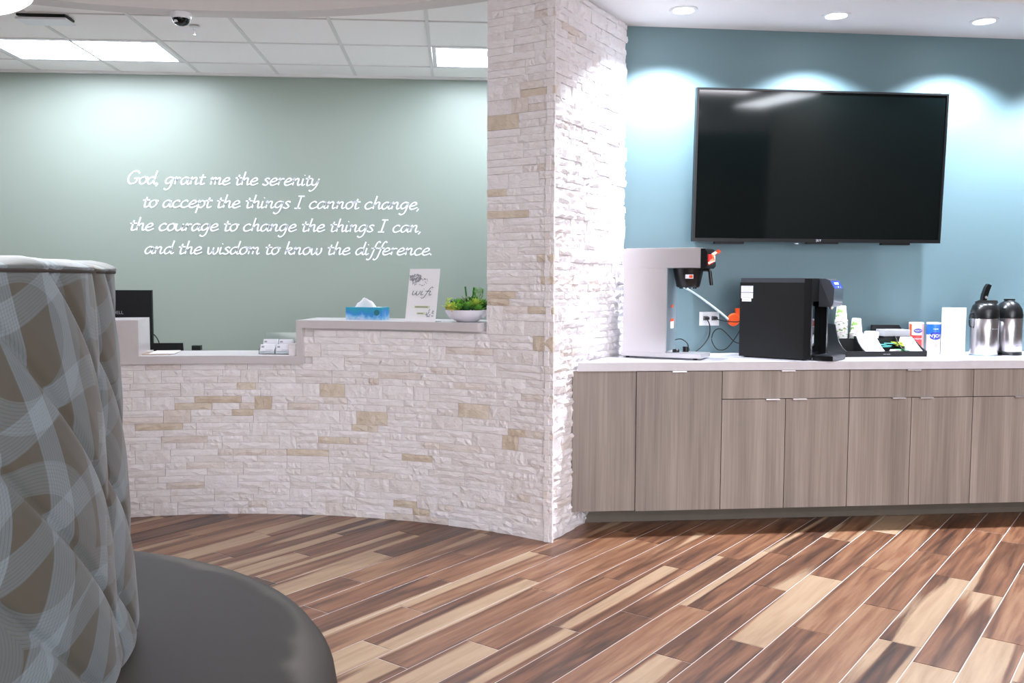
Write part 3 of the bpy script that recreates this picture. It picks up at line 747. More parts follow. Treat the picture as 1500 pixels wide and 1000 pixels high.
bm = B()
for k in range(9): abox(bm, .012+k*.0105, .018+k*.0105, .04, Wd2-.04, .0301, .0325)
obj('drip_grille', bm, M['dgrey'], dt)
for (a_, b_, c_, d_, nme) in ((-.418, -.345, .378, .415, 'data_sticker'), (-.418, -.345, .343, .375, 'data_sticker'), (-.412, -.355, .325, .3429, 'data_sticker')):
    bm = B(); abox(bm, a_, b_, -.0012, -.0002, c_, d_); st = obj(nme, bm, M['card'], t)
    bm = B()
    for k in range(int((d_-c_)/.007)): abox(bm, a_+.006, b_-.006-.012*(k % 2), -.0015, -.0012, c_+.004+k*.007, c_+.0055+k*.007)
    obj('print', bm, M['greyink'], st)

# ---------------------------------------------------------------- outlet, plugs, cords
t = wall_thing('wall_outlet', 'white double outlet plate on the teal wall between brewer and dispenser', 'outlet', 1.787, 5.386, 1.136)
bm = B(); abox(bm, -.062, .062, -.006, -.0005, -.042, .042); obj('cover_plate', bm, M['white_pl'], t, bevel=.002)
for x in (-.024, .024):
    bm = B(); abox(bm, x-.018, x+.018, -.008, -.006, -.034, .034); obj('socket', bm, M['white_pl'], t, bevel=.001, seg=1)
def plug(x, label):
    o = wall_thing('power_plug', label, 'plug', 1.787+x, 5.3775, 1.139, 0, 'black plugs in the outlet')
    bm = B(); yprism(bm, [(0, -.013), (0, .013), (-.020, .011), (-.034, .006), (-.034, -.006), (-.020, -.011)], -.014, .014); obj('body', bm, M['black'], o, bevel=.002); return o
pl1 = plug(-.024, 'black plug in the left socket with its cord curving down towards the brewer'); pl2 = plug(.028, 'black plug in the right socket with its cord looping behind the water dispenser')
def plugcord(par, pts, r):
    X = (Matrix.Translation(par.location) @ Matrix.Rotation(A0, 4, 'Z')).inverted(); bm = B(); tube(bm, [X @ ww(*p) for p in pts], r, 8, 8); obj('cord', bm, M['black'], par, True)
def cord(name, label, pts, r, m, cat='cord'):
    bm = B(); tube(bm, [ww(*p) for p in pts], r, 8, 8); return tag(obj(name, bm, m, None, True), label, cat)
plugcord(pl1, [(1.763, 5.345, 1.134), (1.775, 5.33, 1.09), (1.766, 5.32, 1.03), (1.725, 5.31, .975), (1.665, 5.30, .9295)], .0035)
plugcord(pl2, [(1.815, 5.345, 1.137), (1.86, 5.32, 1.125), (1.93, 5.30, 1.12), (1.97, 5.29, 1.125), (1.95, 5.29, 1.07), (1.905, 5.29, 1.0), (1.86, 5.29, .955), (1.81, 5.29, .955), (1.775, 5.29, 1.01), (1.79, 5.29, 1.065), (1.83, 5.29, 1.078), (1.88, 5.30, 1.04), (1.93, 5.30, .995), (2.02, 5.30, .985)], .003)
cord('water_line', 'clear water tube running down from the coffee brewer to the orange connector', [(1.50, 5.30, 1.350), (1.56, 5.31, 1.345), (1.66, 5.32, 1.30), (1.77, 5.32, 1.225), (1.85, 5.32, 1.165), (1.885, 5.32, 1.135)], .0065, M['tube'], 'tube')
t = wall_thing('tube_connector', 'orange connector disc peeking out from behind the water dispenser', 'connector', 1.925, 5.335, 1.132)
bm = B(); lathe(bm, [(0, -.012), (.034, -.012), (.040, 0), (.034, .012), (0, .012)], 28); o = obj('disc', bm, M['orange'], t, True); o.rotation_euler = (pi/2, 0, 0)
bm = B(); yprism(bm, [(-.010, 0), (.010, 0), (.010, .05), (-.010, .05)], .0, .03); o = obj('tab', bm, M['orange'], t); o.location = (.01, 0, .02)

# ---------------------------------------------------------------- condiment organiser
SO, DO = 2.500, 5.03
t = wall_thing('condiment_organizer', 'black plastic condiment and cup organizer on the worktop', 'organizer', SO, DO, WT)
sidep = [(0, 0), (0, .034), (.05, .05), (.10, .085), (.135, .14), (.155, .185), (.30, .185), (.30, 0)]
bm = B(); yprism(bm, sidep, 0, .005); obj('side_panel', bm, M['black_m'], t, bevel=.001, seg=1)
sidep2 = [(0, 0), (0, .034), (.05, .05), (.10, .075), (.14, .095), (.30, .095), (.30, 0)]
bm = B(); yprism(bm, sidep2, .495, .500); obj('side_panel', bm, M['black_m'], t, bevel=.001, seg=1)
bm = B(); abox(bm, .0055, .4945, 0, .005, .001, .034); fl_ = obj('front_lip', bm, M['black_m'], t)
text_mesh('maker_mark', 'mind reader', .009, M['greyink'], fl_, (.25, -.0006, .017), (pi/2, 0, 0), .0002)
bm = B(); abox(bm, .0055, .4945, .0052, .2948, .001, .006); obj('bottom', bm, M['black_m'], t)
bm = B(); abox(bm, .0055, .4945, .295, .30, .001, .12); obj('back_panel', bm, M['black_m'], t)
inn = [(.0052, .0062), (.0052, .030), (.05, .046), (.10, .078), (.13, .115), (.149, .115), (.149, .0062)]
for x in (.12, .245, .37):
    bm = B(); yprism(bm, inn, x, x+.004); obj('divider', bm, M['black_m'], t)
bm = B(); abox(bm, .0055, .4945, .150, .154, .0062, .10); obj('divider', bm, M['black_m'], t)
bm = B(); abox(bm, .0055, .4945, .1545, .2945, .055, .059); obj('rear_shelf', bm, M['black_m'], t)
bm = B(); abox(bm, .315, .488, .1545, .2645, .0592, .112); obj('rear_box', bm, M['black_m'], t)
bm = B(); prism(bm, [(.31, .16), (.48, .16), (.48, .29), (.31, .29)], .1205, .124); 
bm.free(); bm = B(); xprism(bm, [(.30, .1155), (.49, .1155), (.49, .150), (.472, .175), (.30, .175)], .27, .2945); obj('rear_hood', bm, M['black'], t, bevel=.004)
def at_org(name, label, cat, x, y, z, group=None, rz=0): return wall_thing(name, label, cat, SO+x, DO+y, WT+z, rz, group)
# cup meshes (upside down): rim at the bottom
def cupmesh(rim, top, h, m):
    bm = B(); lathe(bm, [(rim, 0), (rim+.002, .0), (rim+.0045, .002), (rim+.0045, .004), (rim-.0015, .0055), (top, h-.004), (top-.002, h), (top-.004, h-.002), (0, h-.004)], 28)
    o = obj('cup_tmp', bm, m, None, True); me = o.data; bpy.data.objects.remove(o); me.name = 'paper_cup'; return me
cm = cupmesh(.036, .026, .092, M['cup'])
def stack(x, y, z, n, pitch, lab, topl, group, me):
    for k in range(n):
        o = link('paper_cup', me); o.location = ww(SO+x, DO+y, WT+z+k*pitch); o.rotation_euler = (0, 0, A0 + k*.7); 
        tag(o, topl if k == n-1 else lab, 'cup', group)
stack(.063, .205, .0595, 18, .0085, 'printed paper cup lower down in the tall stack beside the water dispenser', 'topmost cup of the tall stack, its whole printed side showing', 'upside-down paper cups in the tall stack', cm)
stack(.158, .20, .0595, 9, .0085, 'printed paper cup lower down in the shorter stack in the organizer', 'topmost cup of the shorter stack of printed paper cups', 'upside-down paper cups in the short stack', cm)
bm = B(); lathe(bm, [(0, 0), (.032, 0), (.040, .012), (.043, .060), (.042, .074), (.034, .080), (0, .081)], 28); o = obj('foam_cup', bm, M['white'], None, True); o.location = ww(SO+.256, DO+.20, WT+.0597); tag(o, 'plain squat white foam cup right of the printed paper cup stacks', 'cup')
# papers resting in the front pockets
def slab(x0, x1, prof, m, name, label, cat, grp=None):
    tt = at_org(name, label, cat, 0, 0, 0, grp); bm = B(); yprism(bm, prof, x0, x1); obj('sheets', bm, m, tt, bevel=.001, seg=1); return tt
nap = [(.012, .0064), (.012, .034), (.055, .060), (.105, .100), (.135, .128), (.145, .110), (.145, .0064)]
slab(.126, .243, nap, M['white'], 'napkin_stack', 'wide white napkin stack fanned in the organizer below the cups', 'napkins')
nap2 = [(.012, .0064), (.012, .034), (.055, .058), (.105, .092), (.135, .110), (.145, .092), (.145, .0064)]
slab(.405, .478, nap2, M['white'], 'stirrer_envelope', 'narrow white paper stack in the organizer beside the red-labelled canister', 'paper')
bm = B(); abox(bm, .31, .49, .158, .29, .0595, .105); 
bm.free()
t2 = at_org('paper_filter_box', 'pale grey strip of filters in the rear right bay of the organizer', 'box', 0, 0, 0); bm = B(); abox(bm, .318, .485, .165, .262, .1122, .150); obj('block', bm, M['strip'], t2, bevel=.004)
def packets(name, label, x0, x1, y0, y1, z, m, n):
    for k in range(n):
        bm = B(); abox(bm, -.028, .028, -.018, .018, 0, .006); 
        for v in bm.verts:
            if abs(v.co.x) > .02: v.co.z *= .4
        tt = at_org(name, label, 'packet', rnd.uniform(x0, x1), y0 + (y1-y0)*k/max(1, n-1), z + .0062*k, label.split(' lying')[0], rnd.uniform(-.4, .4)); obj('sachet', bm, m, tt)
packets('tea_packet', 'teal tea packet lying behind the napkins in the organizer', .270, .335, .10, .12, .052, M['packet_teal'], 4)
packets('sweetener_packet', 'yellow-green sweetener packet lying in the right bay of the organizer', .375, .400, .10, .125, .058, M['packet_yellow'], 4)
packets('sugar_packet', 'white sugar packet lying at the front of the organizer', .280, .335, .03, .05, .012, M['white'], 5)
packets('stevia_packet', 'dark green packet lying at the front right of the organizer', .355, .400, .03, .06, .014, M['packet_green'], 5)

# ---------------------------------------------------------------- canisters, towel roll, airpots
def canister(s, d, r, h, label, kind):
    t = wall_thing('canister', label, 'canister', s, d, WT)
    bm = B(); lathe(bm, [(0, 0), (r-.001, 0), (r, .002), (r, h-.008), (r-.001, h-.008), (0, h-.008)], 40); body = obj('body', bm, M['white'], t, True)
    bm = B(); lathe(bm, [(0, h-.0078), (r+.001, h-.0078), (r+.001, h-.001), (r-.002, h), (0, h)], 40); obj('lid', bm, M['white_pl'], t, True)
    def bandm(nm_, z0_, z1_, m, a0=0, a1=2*pi, e_=.0006, zf=None):
        n = 36; bm = B(); lo, hi = [], []
        for k in range(n+1):
            a = a0+(a1-a0)*k/n; za, zb = (zf(k/n) if zf else (z0_, z1_))
            lo.append(bm.verts.new(((r+e_)*cos(a), (r+e_)*sin(a), za))); hi.append(bm.verts.new(((r+e_)*cos(a), (r+e_)*sin(a), zb)))
        for k in range(n):
            bm.faces.new((lo[k], lo[k+1], hi[k+1], hi[k]))
        return obj(nm_, bm, m, t, True)
    fr = -pi/2 - .25
    def oval(zc, hw, hh, m, da=0, e_=.0014, nm_='logo_oval'):
        def zf(q):
            x = 2*q-1; y = sqrt(max(0, 1-x*x))*hh; return (zc-y, zc+y)
        return bandm(nm_, 0, 0, m, fr+da-hw/r, fr+da+hw/r, e_, zf)
    def curved_text(s_, size, z, m, da=0, e_=.0022):
        c = text_mesh('lettering', s_, size, m, t, (0, 0, 0), (0, 0, 0), .0001)
        for v in c.data.vertices:
            a = fr + da + v.co.x/r; yy = v.co.y; rr_ = r+e_+v.co.z; v.co = (rr_*cos(a), rr_*sin(a), z+yy)
    if kind == 'blue':
        bandm('label_band', h*.62, h-.010, M['blue'])
        oval(h*.58, .036, .024, M['navy']); curved_text("N'JOY", .027, h*.58, M['white'])
        oval(h*.28, .011, .012, M['pink'], .05, nm_='label_seal'); curved_text('SUGAR', .009, h*.80, M['white'])
    else:
        bandm('label_band', .004, h*.60, M['red']); bandm('label_band', h*.02, h*.30, M['dred'], fr-.6, fr+.7, .0010)
        bandm('label_stripe', .004, h-.010, M['pink'], fr+.55, fr+1.2, .0012); bandm('label_stripe', .004, h-.010, M['orange'], fr-1.4, fr-.9, .0012)
        oval(h*.74, .026, .014, M['navy']); curved_text("N'JOY", .015, h*.74, M['white']); curved_text('CREAMER', .012, h*.48, M['white'])
canister(3.070, 5.275, .042, .192, "white canister with a red label and small dark oval, half behind the organizer", 'red')
canister(3.160, 5.235, .041, .193, "white canister with a blue band and large navy oval logo", 'blue')
t = wall_thing('paper_towel_roll', 'upright plain white paper towel roll left of the airpots', 'paper towel', 3.245, 5.165, WT)
bm = B(); lathe(bm, [(.020, 0), (.066, 0), (.0665, .002), (.0665, .283), (.066, .285), (.020, .285), (.020, 0)], 48); obj('roll', bm, M['white'], t, True)
bm = B(); lathe(bm, [(.0195, .001), (.0195, .286), (.018, .286), (.018, .001), (.0195, .001)], 24); obj('cardboard_core', bm, mat('cardboard', (.35, .26, .18), .8), t, True)
def airpot(s, d, r, label, lever, dome):
    t = wall_thing('airpot', label, 'airpot', s, d, WT, .0)
    hb = .225
    bm = B(); lathe(bm, [(0, 0), (r-.004, 0), (r-.002, .002), (r-.002, .010), (0, .010)] if not dome else [(0, 0), (r+.001, 0), (r+.001, .018), (r-.003, .022), (0, .022)], 48); obj('base_ring', bm, M['steel_dark'] if not dome else M['black'], t, True)
    zb = .0102 if not dome else .0222
    bm = B(); lathe(bm, [(0, zb), (r-.002, zb), (r, zb+.006), (r, hb-.004), (r-.003, hb), (0, hb)], 56); bd = obj('body', bm, M['steel_pot'], t, True)
    if not dome:
        bm = B(); lathe(bm, [(0, hb+.0005), (r+.002, hb+.0005), (r+.003, hb+.018), (r+.001, hb+.045), (r-.010, hb+.078), (r-.028, hb+.092), (0, hb+.094)], 48); ld = obj('lid', bm, M['black'], t, True)
        bm = B(); xprism(bm, [(-.055, .0), (.060, .0), (.066, .010), (.060, .022), (-.035, .022), (-.055, .012)], -.026, .026); o = obj('pump_housing', bm, M['black'], ld, bevel=.004); o.location = (0, 0, hb+.086); o.rotation_euler = (0, 0, -.5)
        bm = B(); xprism(bm, [(-.016, .0), (.010, .0), (.026, .060), (.040, .095), (.020, .104), (.006, .085), (-.010, .040)], -.014, .014); o = obj('pump_lever', bm, M['black'], ld, bevel=.004); o.location = (-.012, 0, hb+.102)
        bm = B(); lathe(bm, [(0, 0), (.008, 0), (.008, .003), (0, .003)], 16); o = obj('lever_pin', bm, M['steel'], ld, True); o.rotation_euler = (pi/2, 0, 0); o.location = (-.006, -.0145, hb+.125)
        bm = B(); tube(bm, [(-r-.001, 0, hb+.028), (-r-.016, 0, hb+.022), (-r-.020, 0, hb-.01), (-r-.016, 0, hb-.045), (-r-.006, 0, hb-.055)], .005, 10); obj('carry_handle', bm, M['black'], t, True)
    else:
        bm = B(); lathe(bm, [(0, hb+.0005), (r, hb+.0005), (r+.001, hb+.02), (r-.006, hb+.055), (r-.026, hb+.088), (r-.052, hb+.106), (0, hb+.112)], 48); ld = obj('lid', bm, M['black'], t, True)
        bm = B(); abox(bm, -.028, .028, -.014, .014, hb+.106, hb+.115); obj('pump_button', bm, M['black_m'], ld, bevel=.003)
    bm = B()
    abox(bm, -.010, -.006, 0, .0004, 0, .006); abox(bm, -.004, .022, 0, .0003, .002, .0035)
    o = obj('maker_mark', bm, M['greyink'], bd); a = -pi/2 + .12; o.location = (r*cos(a), r*sin(a)-.001, hb-.065 if not dome else .055)
airpot(3.408, 5.11, .078, 'steel airpot with a raised black pump lever', True, False)
airpot(3.590, 5.15, .078, 'steel airpot with a domed black lid at the right edge of the photo', False, True)

# ---------------------------------------------------------------- things on the counter
def pol(s, rad, z=0): a = s/2.8; return Vector((CX+rad*sin(a), CY+rad*cos(a), z))
UZ = 1.135
p = pol(.78, 2.98, UZ)
t = thing('tissue_box', 'flat blue tissue box with a white tissue pulled up, on the upper counter', 'tissue box', p, -.30)
bm = B(); abox(bm, -.113, .113, -.058, .058, 0, .072); obj('box', bm, M['tissuebox'], t, bevel=.0015, seg=1)
bm = B(); lathe(bm, [(0, 0), (.017, 0), (.017, .0006), (0, .0006)], 24); o = obj('round_badge', bm, M['teal_box'], t); o.rotation_euler = (pi/2, 0, 0); o.location = (.080, -.0582, .042)
bm = B(); nx_, ny_ = 16, 8; gv = []
for i in range(nx_+1):
    row = []
    for j in range(ny_+1):
        u = i/nx_; v = j/ny_; x = -.070 + .155*u; y = -.03 + .06*v
        hgt = .052*max(0, sin(pi*min(1, (u*1.35))))**.6 if u < .74 else 0
        env = (1-abs(2*v-1)**2)
        z = .0725 + hgt*env**.5*(1+.10*sin(u*17+v*5)) + .002*sin(u*30)*env
        y2 = y*(.25+.75*(1-hgt/.055)) + .006*sin(u*9)
        row.append(bm.verts.new((x, y2, z)))
    gv.append(row)
for i in range(nx_):
    for j in range(ny_): bm.faces.new((gv[i][j], gv[i+1][j], gv[i+1][j+1], gv[i][j+1]))
obj('tissue', bm, M['white'], t, True)

# wifi sign: stroke lettering engine
GL = {
'a': ([[(.88,.86),(.55,1),(.2,.8),(.05,.35),(.25,0),(.6,.2),(.86,.8)],[(.9,1),(.82,.3),(.95,.02),(1.2,.2)]],1.12),
'b': ([[(.2,1.9),(.1,.1),(.4,0),(.8,.3),(.8,.8),(.5,1),(.15,.7)]],1.0),
'c': ([[(.82,.85),(.55,1),(.2,.8),(.05,.4),(.2,.05),(.5,0),(.95,.25)]],.95),
'd': ([[(.88,.86),(.55,1),(.2,.8),(.05,.35),(.25,0),(.6,.2),(.84,.7)],[(1.0,1.9),(.9,1.2),(.82,.3),(.95,.02),(1.2,.2)]],1.12),
'e': ([[(.1,.45),(.5,.52),(.8,.75),(.65,1),(.35,.92),(.08,.5),(.15,.1),(.45,0),(1.0,.28)]],.98),
'f': ([[(1.15,1.75),(.95,1.95),(.7,1.6),(.5,.6),(.3,-.4),(.05,-.72),(-.2,-.6)],[(.15,.95),(.95,.98)]],.80),
'g': ([[(.88,.86),(.55,1),(.2,.8),(.05,.4),(.25,.08),(.6,.25),(.86,.8)],[(.9,1),(.8,.1),(.62,-.55),(.3,-.8),(-.02,-.62)]],1.08),
'h': ([[(.3,1.9),(.22,1.2),(.1,0)],[(.14,.45),(.45,.92),(.74,.92),(.74,.4),(.82,.02),(1.1,.2)]],1.08),
'i': ([[(.15,1),(.1,.3),(.22,.02),(.5,.2)],[(.24,1.42),(.27,1.52)]],.52),
'k': ([[(.3,1.9),(.22,1.2),(.1,0)],[(.14,.45),(.5,.95),(.78,.85),(.6,.58),(.22,.5)],[(.4,.5),(.62,.12),(.85,.02),(1.08,.2)]],1.02),
'm': ([[(.02,.8),(.2,.98),(.12,0)],[(.15,.5),(.45,.95),(.66,.85),(.6,0)],[(.63,.5),(.93,.95),(1.15,.85),(1.1,.3),(1.2,.02),(1.45,.2)]],1.48),
'n': ([[(.02,.8),(.2,.98),(.12,0)],[(.15,.5),(.48,.95),(.74,.88),(.70,.3),(.82,.02),(1.08,.2)]],1.12),
'o': ([[(.55,1),(.18,.82),(.05,.4),(.28,0),(.65,.12),(.85,.55),(.7,.95),(.5,1)],[(.72,.95),(1.05,.9)]],.98),
'p': ([[(.02,.8),(.2,.98),(.12,.1),(0,-.8)],[(.15,.5),(.45,.95),(.8,.85),(.82,.35),(.5,0),(.15,.15)]],1.0),
'r': ([[(.02,.8),(.2,.98),(.12,0)],[(.15,.5),(.42,.92),(.75,.92)]],.78),
's': ([[(.72,.88),(.42,1),(.18,.8),(.42,.52),(.6,.22),(.32,0),(-.08,.14)]],.78),
't': ([[(.34,1.45),(.22,.6),(.24,.05),(.5,.05),(.7,.2)],[(-.08,.98),(.72,1.02)]],.70),
'u': ([[(.1,1),(.05,.3),(.28,0),(.62,.25),(.8,.8)],[(.84,1),(.76,.25),(.88,.02),(1.12,.2)]],1.1),
'w': ([[(.05,1),(.1,.2),(.3,0),(.58,.35),(.68,.95)],[(.66,.6),(.72,.1),(.95,0),(1.2,.4),(1.2,.98)]],1.38),
'y': ([[(.1,1),(.08,.35),(.3,.05),(.65,.3),(.82,.8)],[(.88,1),(.75,.1),(.45,-.55),(.1,-.8),(-.1,-.65)]],1.0),
'I': ([[(.48,1.75),(.28,0)],[(.1,1.75),(.85,1.75)],[(-.1,0),(.65,0)]],1.0),
'G': ([[(1.35,1.5),(1.1,1.8),(.65,1.78),(.2,1.25),(.12,.5),(.45,.02),(.95,.1),(1.15,.45),(1.18,.78)],[(.8,.78),(1.42,.8)]],1.45),
',': ([[(.18,.1),(.15,-.05),(.0,-.3)]],.42), '.': ([[(.10,.0),(.13,.12),(.15,.2)]],.4), ' ': ([], .62)}
def stroke_text(s_, x0, z0, xh, width, thick, shear=.22):
    """flat ribbons in x,z facing -y, 1 mm thick; fitted to the given width"""
    adv = sum(GL[c][1] for c in s_); kx = width/adv; bm = B(); x = 0
    for c in s_:
        for st in GL[c][0]:
            P = [Vector((x0 + (x+px)*kx + shear*pz*xh, 0, z0 + pz*xh)) for px, pz in st]; P = catmull(P, 6)
            prev = None
            for k, p in enumerate(P):
                tg = (P[min(k+1, len(P)-1)] - P[max(k-1, 0)]).normalized(); nr = Vector((-tg.z, 0, tg.x))
                wd = thick*(.72 + .5*abs(tg.dot(Vector((.5, 0, -.87)))))*.5
                cur = [bm.verts.new(p + nr*wd), bm.verts.new(p - nr*wd)]; 
                if prev: bm.faces.new((prev[0], prev[1], cur[1], cur[0]))
                prev = cur
        x += GL[c][1]
    r_ = bmesh.ops.extrude_face_region(bm, geom=bm.faces[:])
    bmesh.ops.translate(bm, verts=[v for v in r_['geom'] if isinstance(v, bmesh.types.BMVert)], vec=(0, -.0012, 0))
    return bm
p = pol(1.155, 2.83, UZ)
t = thing('wifi_sign', 'white leaning card sign reading wifi, between tissue box and plant', 'sign', p, -.50)
lean = radians(-11); SW, SH = .195, .300
def ln_(o): o.rotation_euler = (lean, 0, 0); return o
bm = B(); abox(bm, -SW/2, SW/2, 0, .003, 0.0006, SH); ln_(obj('panel', bm, M['white'], t))
bm = B(); abox(bm, -SW/2, SW/2, .002, .075, .0002, .0022); obj('foot', bm, M['acrylic'], t)
bm = stroke_text('wifi', -.070, .150, .024, .128, .0026, .35); bmesh.ops.translate(bm, verts=bm.verts, vec=(0, -.0012, 0)); ln_(obj('script_wifi', bm, M['ink'], t))
def sprig(cx_, cz_, w_, h_, n, seed):
    r2 = random.Random(seed); bm = B()
    for k in range(n):
        x = cx_ + r2.uniform(-w_, w_); z = cz_ + r2.uniform(-h_, h_)*(1-.5*abs(x-cx_)/w_); a = r2.uniform(0, 6.28); l = r2.uniform(.005, .009); wv = l*.38
        pts_ = [(l, 0), (0, wv), (-l, 0), (0, -wv)]
        f = [bm.verts.new((x + a_*cos(a) - b2*sin(a), -.0009, z + a_*sin(a) + b2*cos(a))) for a_, b2 in pts_]
        bm.faces.new(f)
    return bm
ln_(obj('leaf_print', sprig(-.055, .247, .038, .026, 95, 3), M['greyink'], t)); ln_(obj('leaf_print', sprig(-.02, .225, .05, .03, 22, 5), M['greyink'], t)); ln_(obj('leaf_print', sprig(.060, .045, .024, .026, 26, 4), M['greyink'], t))
bm = B(); abox(bm, -.045, .055, -.0012, -.0004, .076, .090); ln_(obj('name_strip', bm, M['olive'], t)); bm = B(); abox(bm, -.025, .030, -.0012, -.0004, .040, .052); ln_(obj('name_strip', bm, M['olive'], t))
bm = B(); [abox(bm, x_, x_+.005, -.0016, -.0012, .080, .085) for x_ in [-.038+.0075*k for k in range(11)]]; [abox(bm, x_, x_+.005, -.0016, -.0012, .044, .048) for x_ in [-.018+.0075*k for k in range(5)]]; ln_(obj('small_print', bm, M['ink'], t))

# planted bowl
p = pol(1.385, 2.945, UZ)
t = thing('succulent_bowl', 'round white bowl planted with green succulents, against the stone column', 'plant', p, 0)
bm = B(); lathe(bm, [(0, 0), (.052, 0), (.060, .003), (.098, .022), (.120, .048), (.126, .066), (.123, .067), (.116, .050), (.092, .028), (0, .020)], 56); obj('bowl', bm, M['ceramic'], t, True)
bm = B(); lathe(bm, [(0, .056), (.118, .056), (.118, .050), (0, .05)], 40); obj('soil', bm, M['soil'], t)
r3 = random.Random(11)
def leaf(bm, base, dr, L, W, th=.35):
    up = Vector((0, 0, 1)); sd = dr.cross(up); sd = sd.normalized() if sd.length > .01 else Vector((1, 0, 0)); nn = sd.cross(dr)
    prof_ = [(0, .45), (.35, .95), (.65, .9), (.88, .45), (1, .03)]; R = []
    for f, wv in prof_:
        c = base + dr*L*f + up*(L*.12*f*f)
        R.append([bm.verts.new(c + sd*W*wv*.5), bm.verts.new(c + nn*W*wv*th*.5), bm.verts.new(c - sd*W*wv*.5), bm.verts.new(c - nn*W*wv*th*.5)])
    for A_, B_ in zip(R, R[1:]):
        for j in range(4): bm.faces.new((A_[j], A_[(j+1) % 4], B_[(j+1) % 4], B_[j]))
    bm.faces.new(R[0][::-1]); bm.faces.new(R[-1])
def rosette(x, y, z, n, L, W, m, tiers=3):
    bm = B()
    for tr in range(tiers):
        el = .25 + tr*.42
        for k in range(n):
            a = 2*pi*(k+.5*tr)/n + r3.uniform(-.1, .1); dr = Vector((cos(a)*cos(el), sin(a)*cos(el), sin(el)))
            leaf(bm, Vector((x, y, z+.008)), dr, 1.1*L*(1-.15*tr)*r3.uniform(.9, 1.1), W)
    o = obj('succulent', bm, M[m], t, True); return o
for x, y, z, n, L, W, m in [(-.085, -.035, .062, 8, .055, .022, 'lgreen'), (-.045, .02, .075, 9, .060, .024, 'mgreen'), (-.035, -.06, .058, 8, .052, .022, 'mgreen'), (.005, -.055, .066, 8, .052, .024, 'mgreen'), (.0, .03, .095, 9, .055, .020, 'pgreen'),
    (.045, -.04, .080, 9, .058, .022, 'lgreen'), (.085, .0, .068, 9, .066, .018, 'mgreen'), (.045, .05, .09, 8, .06, .02, 'mgreen'), (-.005, -.09, .056, 8, .035, .020, 'dgreen'), (.060, -.075, .056, 9, .045, .02, 'mgreen'), (-.07, .05, .07, 8, .06, .022, 'dgreen'), (.03, .0, .085, 8, .06, .02, 'dgreen'), (.095, -.035, .06, 8, .05, .018, 'dgreen'), (-.065, -.07, .055, 7, .04, .02, 'lgreen')]:
    rosette(x, y, z, n, L, W, m)
bm = B(); tube(bm, [(.002, .0, .06), (-.002, 0, .13), (-.010, 0, .196)], .005, 8); obj('spike', bm, M['dgreen'], t, True)
bm = B(); tube(bm, [(.030, .0, .06), (.034, 0, .13), (.040, 0, .190)], .006, 8); obj('spike', bm, M['dgreen'], t, True)
bm = B()
for k in range(60):
    x = .065 + r3.uniform(-.03, .03); z = .13 + r3.uniform(0, .055); y = r3.uniform(-.03, .03); a = r3.uniform(0, 6.28); leaf(bm, Vector((x, y, z)), Vector((cos(a)*.7, sin(a)*.7, .7)), .016, .005)
for k in range(9): tube(bm, [(.06+.004*k-.016, 0, .06), (.055+.006*k-.02, .01, .13), (.05+.008*k-.02, .0, .185)], .001, 5)
obj('feathery_sprig', bm, M['mgreen'], t)
bm = B()
for k in range(7): tube(bm, [(-.10, 0, .06), (-.105-.003*k, .0, .10), (-.115+.006*k, .01, .135)], .0012, 5)
obj('thin_sprig', bm, M['lgreen'], t)
bm = B()
for x, y, z in ((-.105, -.045, .070), (-.088, -.070, .066), (-.112, -.02, .082), (-.098, -.06, .090), (-.078, -.085, .064)):
    bmesh.ops.create_icosphere(bm, subdivisions=2, radius=.011, matrix=Matrix.Translation((x, y, z)))
obj('buds', bm, M['yellow'], t, True)

# business card holder on the lower counter
LZc = .93
p = pol(.270, 2.93, LZc)
t = thing('card_holder', 'clear acrylic card holder on the lower counter, against the step', 'holder', p, -.10)
def ac(nm_, fn_, m=M['acrylic']): bm = B(); fn_(bm); return obj(nm_, bm, m, t)
ac('base', lambda b: abox(b, -.095, .095, -.05, .09, 0, .003))
ac('back', lambda b: yprism(b, [(.060, .003), (.063, .003), (.095, .120), (.092, .120)], -.095, .095))
for x in (-.095, -.0015, .092): ac('divider', lambda b, x=x: yprism(b, [(-.05, .003), (-.045, .028), (.03, .055), (.075, .06), (.06, .003)], x, x+.003))
ac('front_lip', lambda b: abox(b, -.0915, .0915, -.05, -.047, .003, .020)); ac('front_lip', lambda b: abox(b, -.0915, .0915, .008, .011, .003, .050))
def cards(x, y, z, label):
    q = Vector((p.x, p.y, 0)) + Matrix.Rotation(-.10, 3, 'Z') @ Vector((x, y, 0)); tt = thing('business_cards', label, 'cards', (q.x, q.y, LZc+z), -.10, 'white business card stacks in the holder')
    bm = B(); yprism(bm, [(0, 0), (.018, 0), (.036, .052), (.018, .052)], -.042, .042); o = obj('stack', bm, M['card'], tt)
    bm = B()
    def pq(x0_, x1_, a_, b2): 
        yprism(bm, [(.018*a_/.052-.0006, a_), (.018*b2/.052-.0006, b2), (.018*b2/.052+.0002, b2), (.018*a_/.052+.0002, a_)], x0_, x1_)
    pq(-.036, -.020, .034, .044); pq(-.010, .035, .020, .022); pq(-.036, .02, .012, .014); obj('print', bm, M['greyink'], tt)
cards(-.047, -.044, .0035, 'front left stack of white business cards in the clear holder'); cards(.047, -.044, .0035, 'front right stack of white business cards in the clear holder')
cards(-.047, .013, .030, 'rear left stack of white business cards in the clear holder'); cards(.047, .013, .030, 'rear right stack of white business cards in the clear holder')
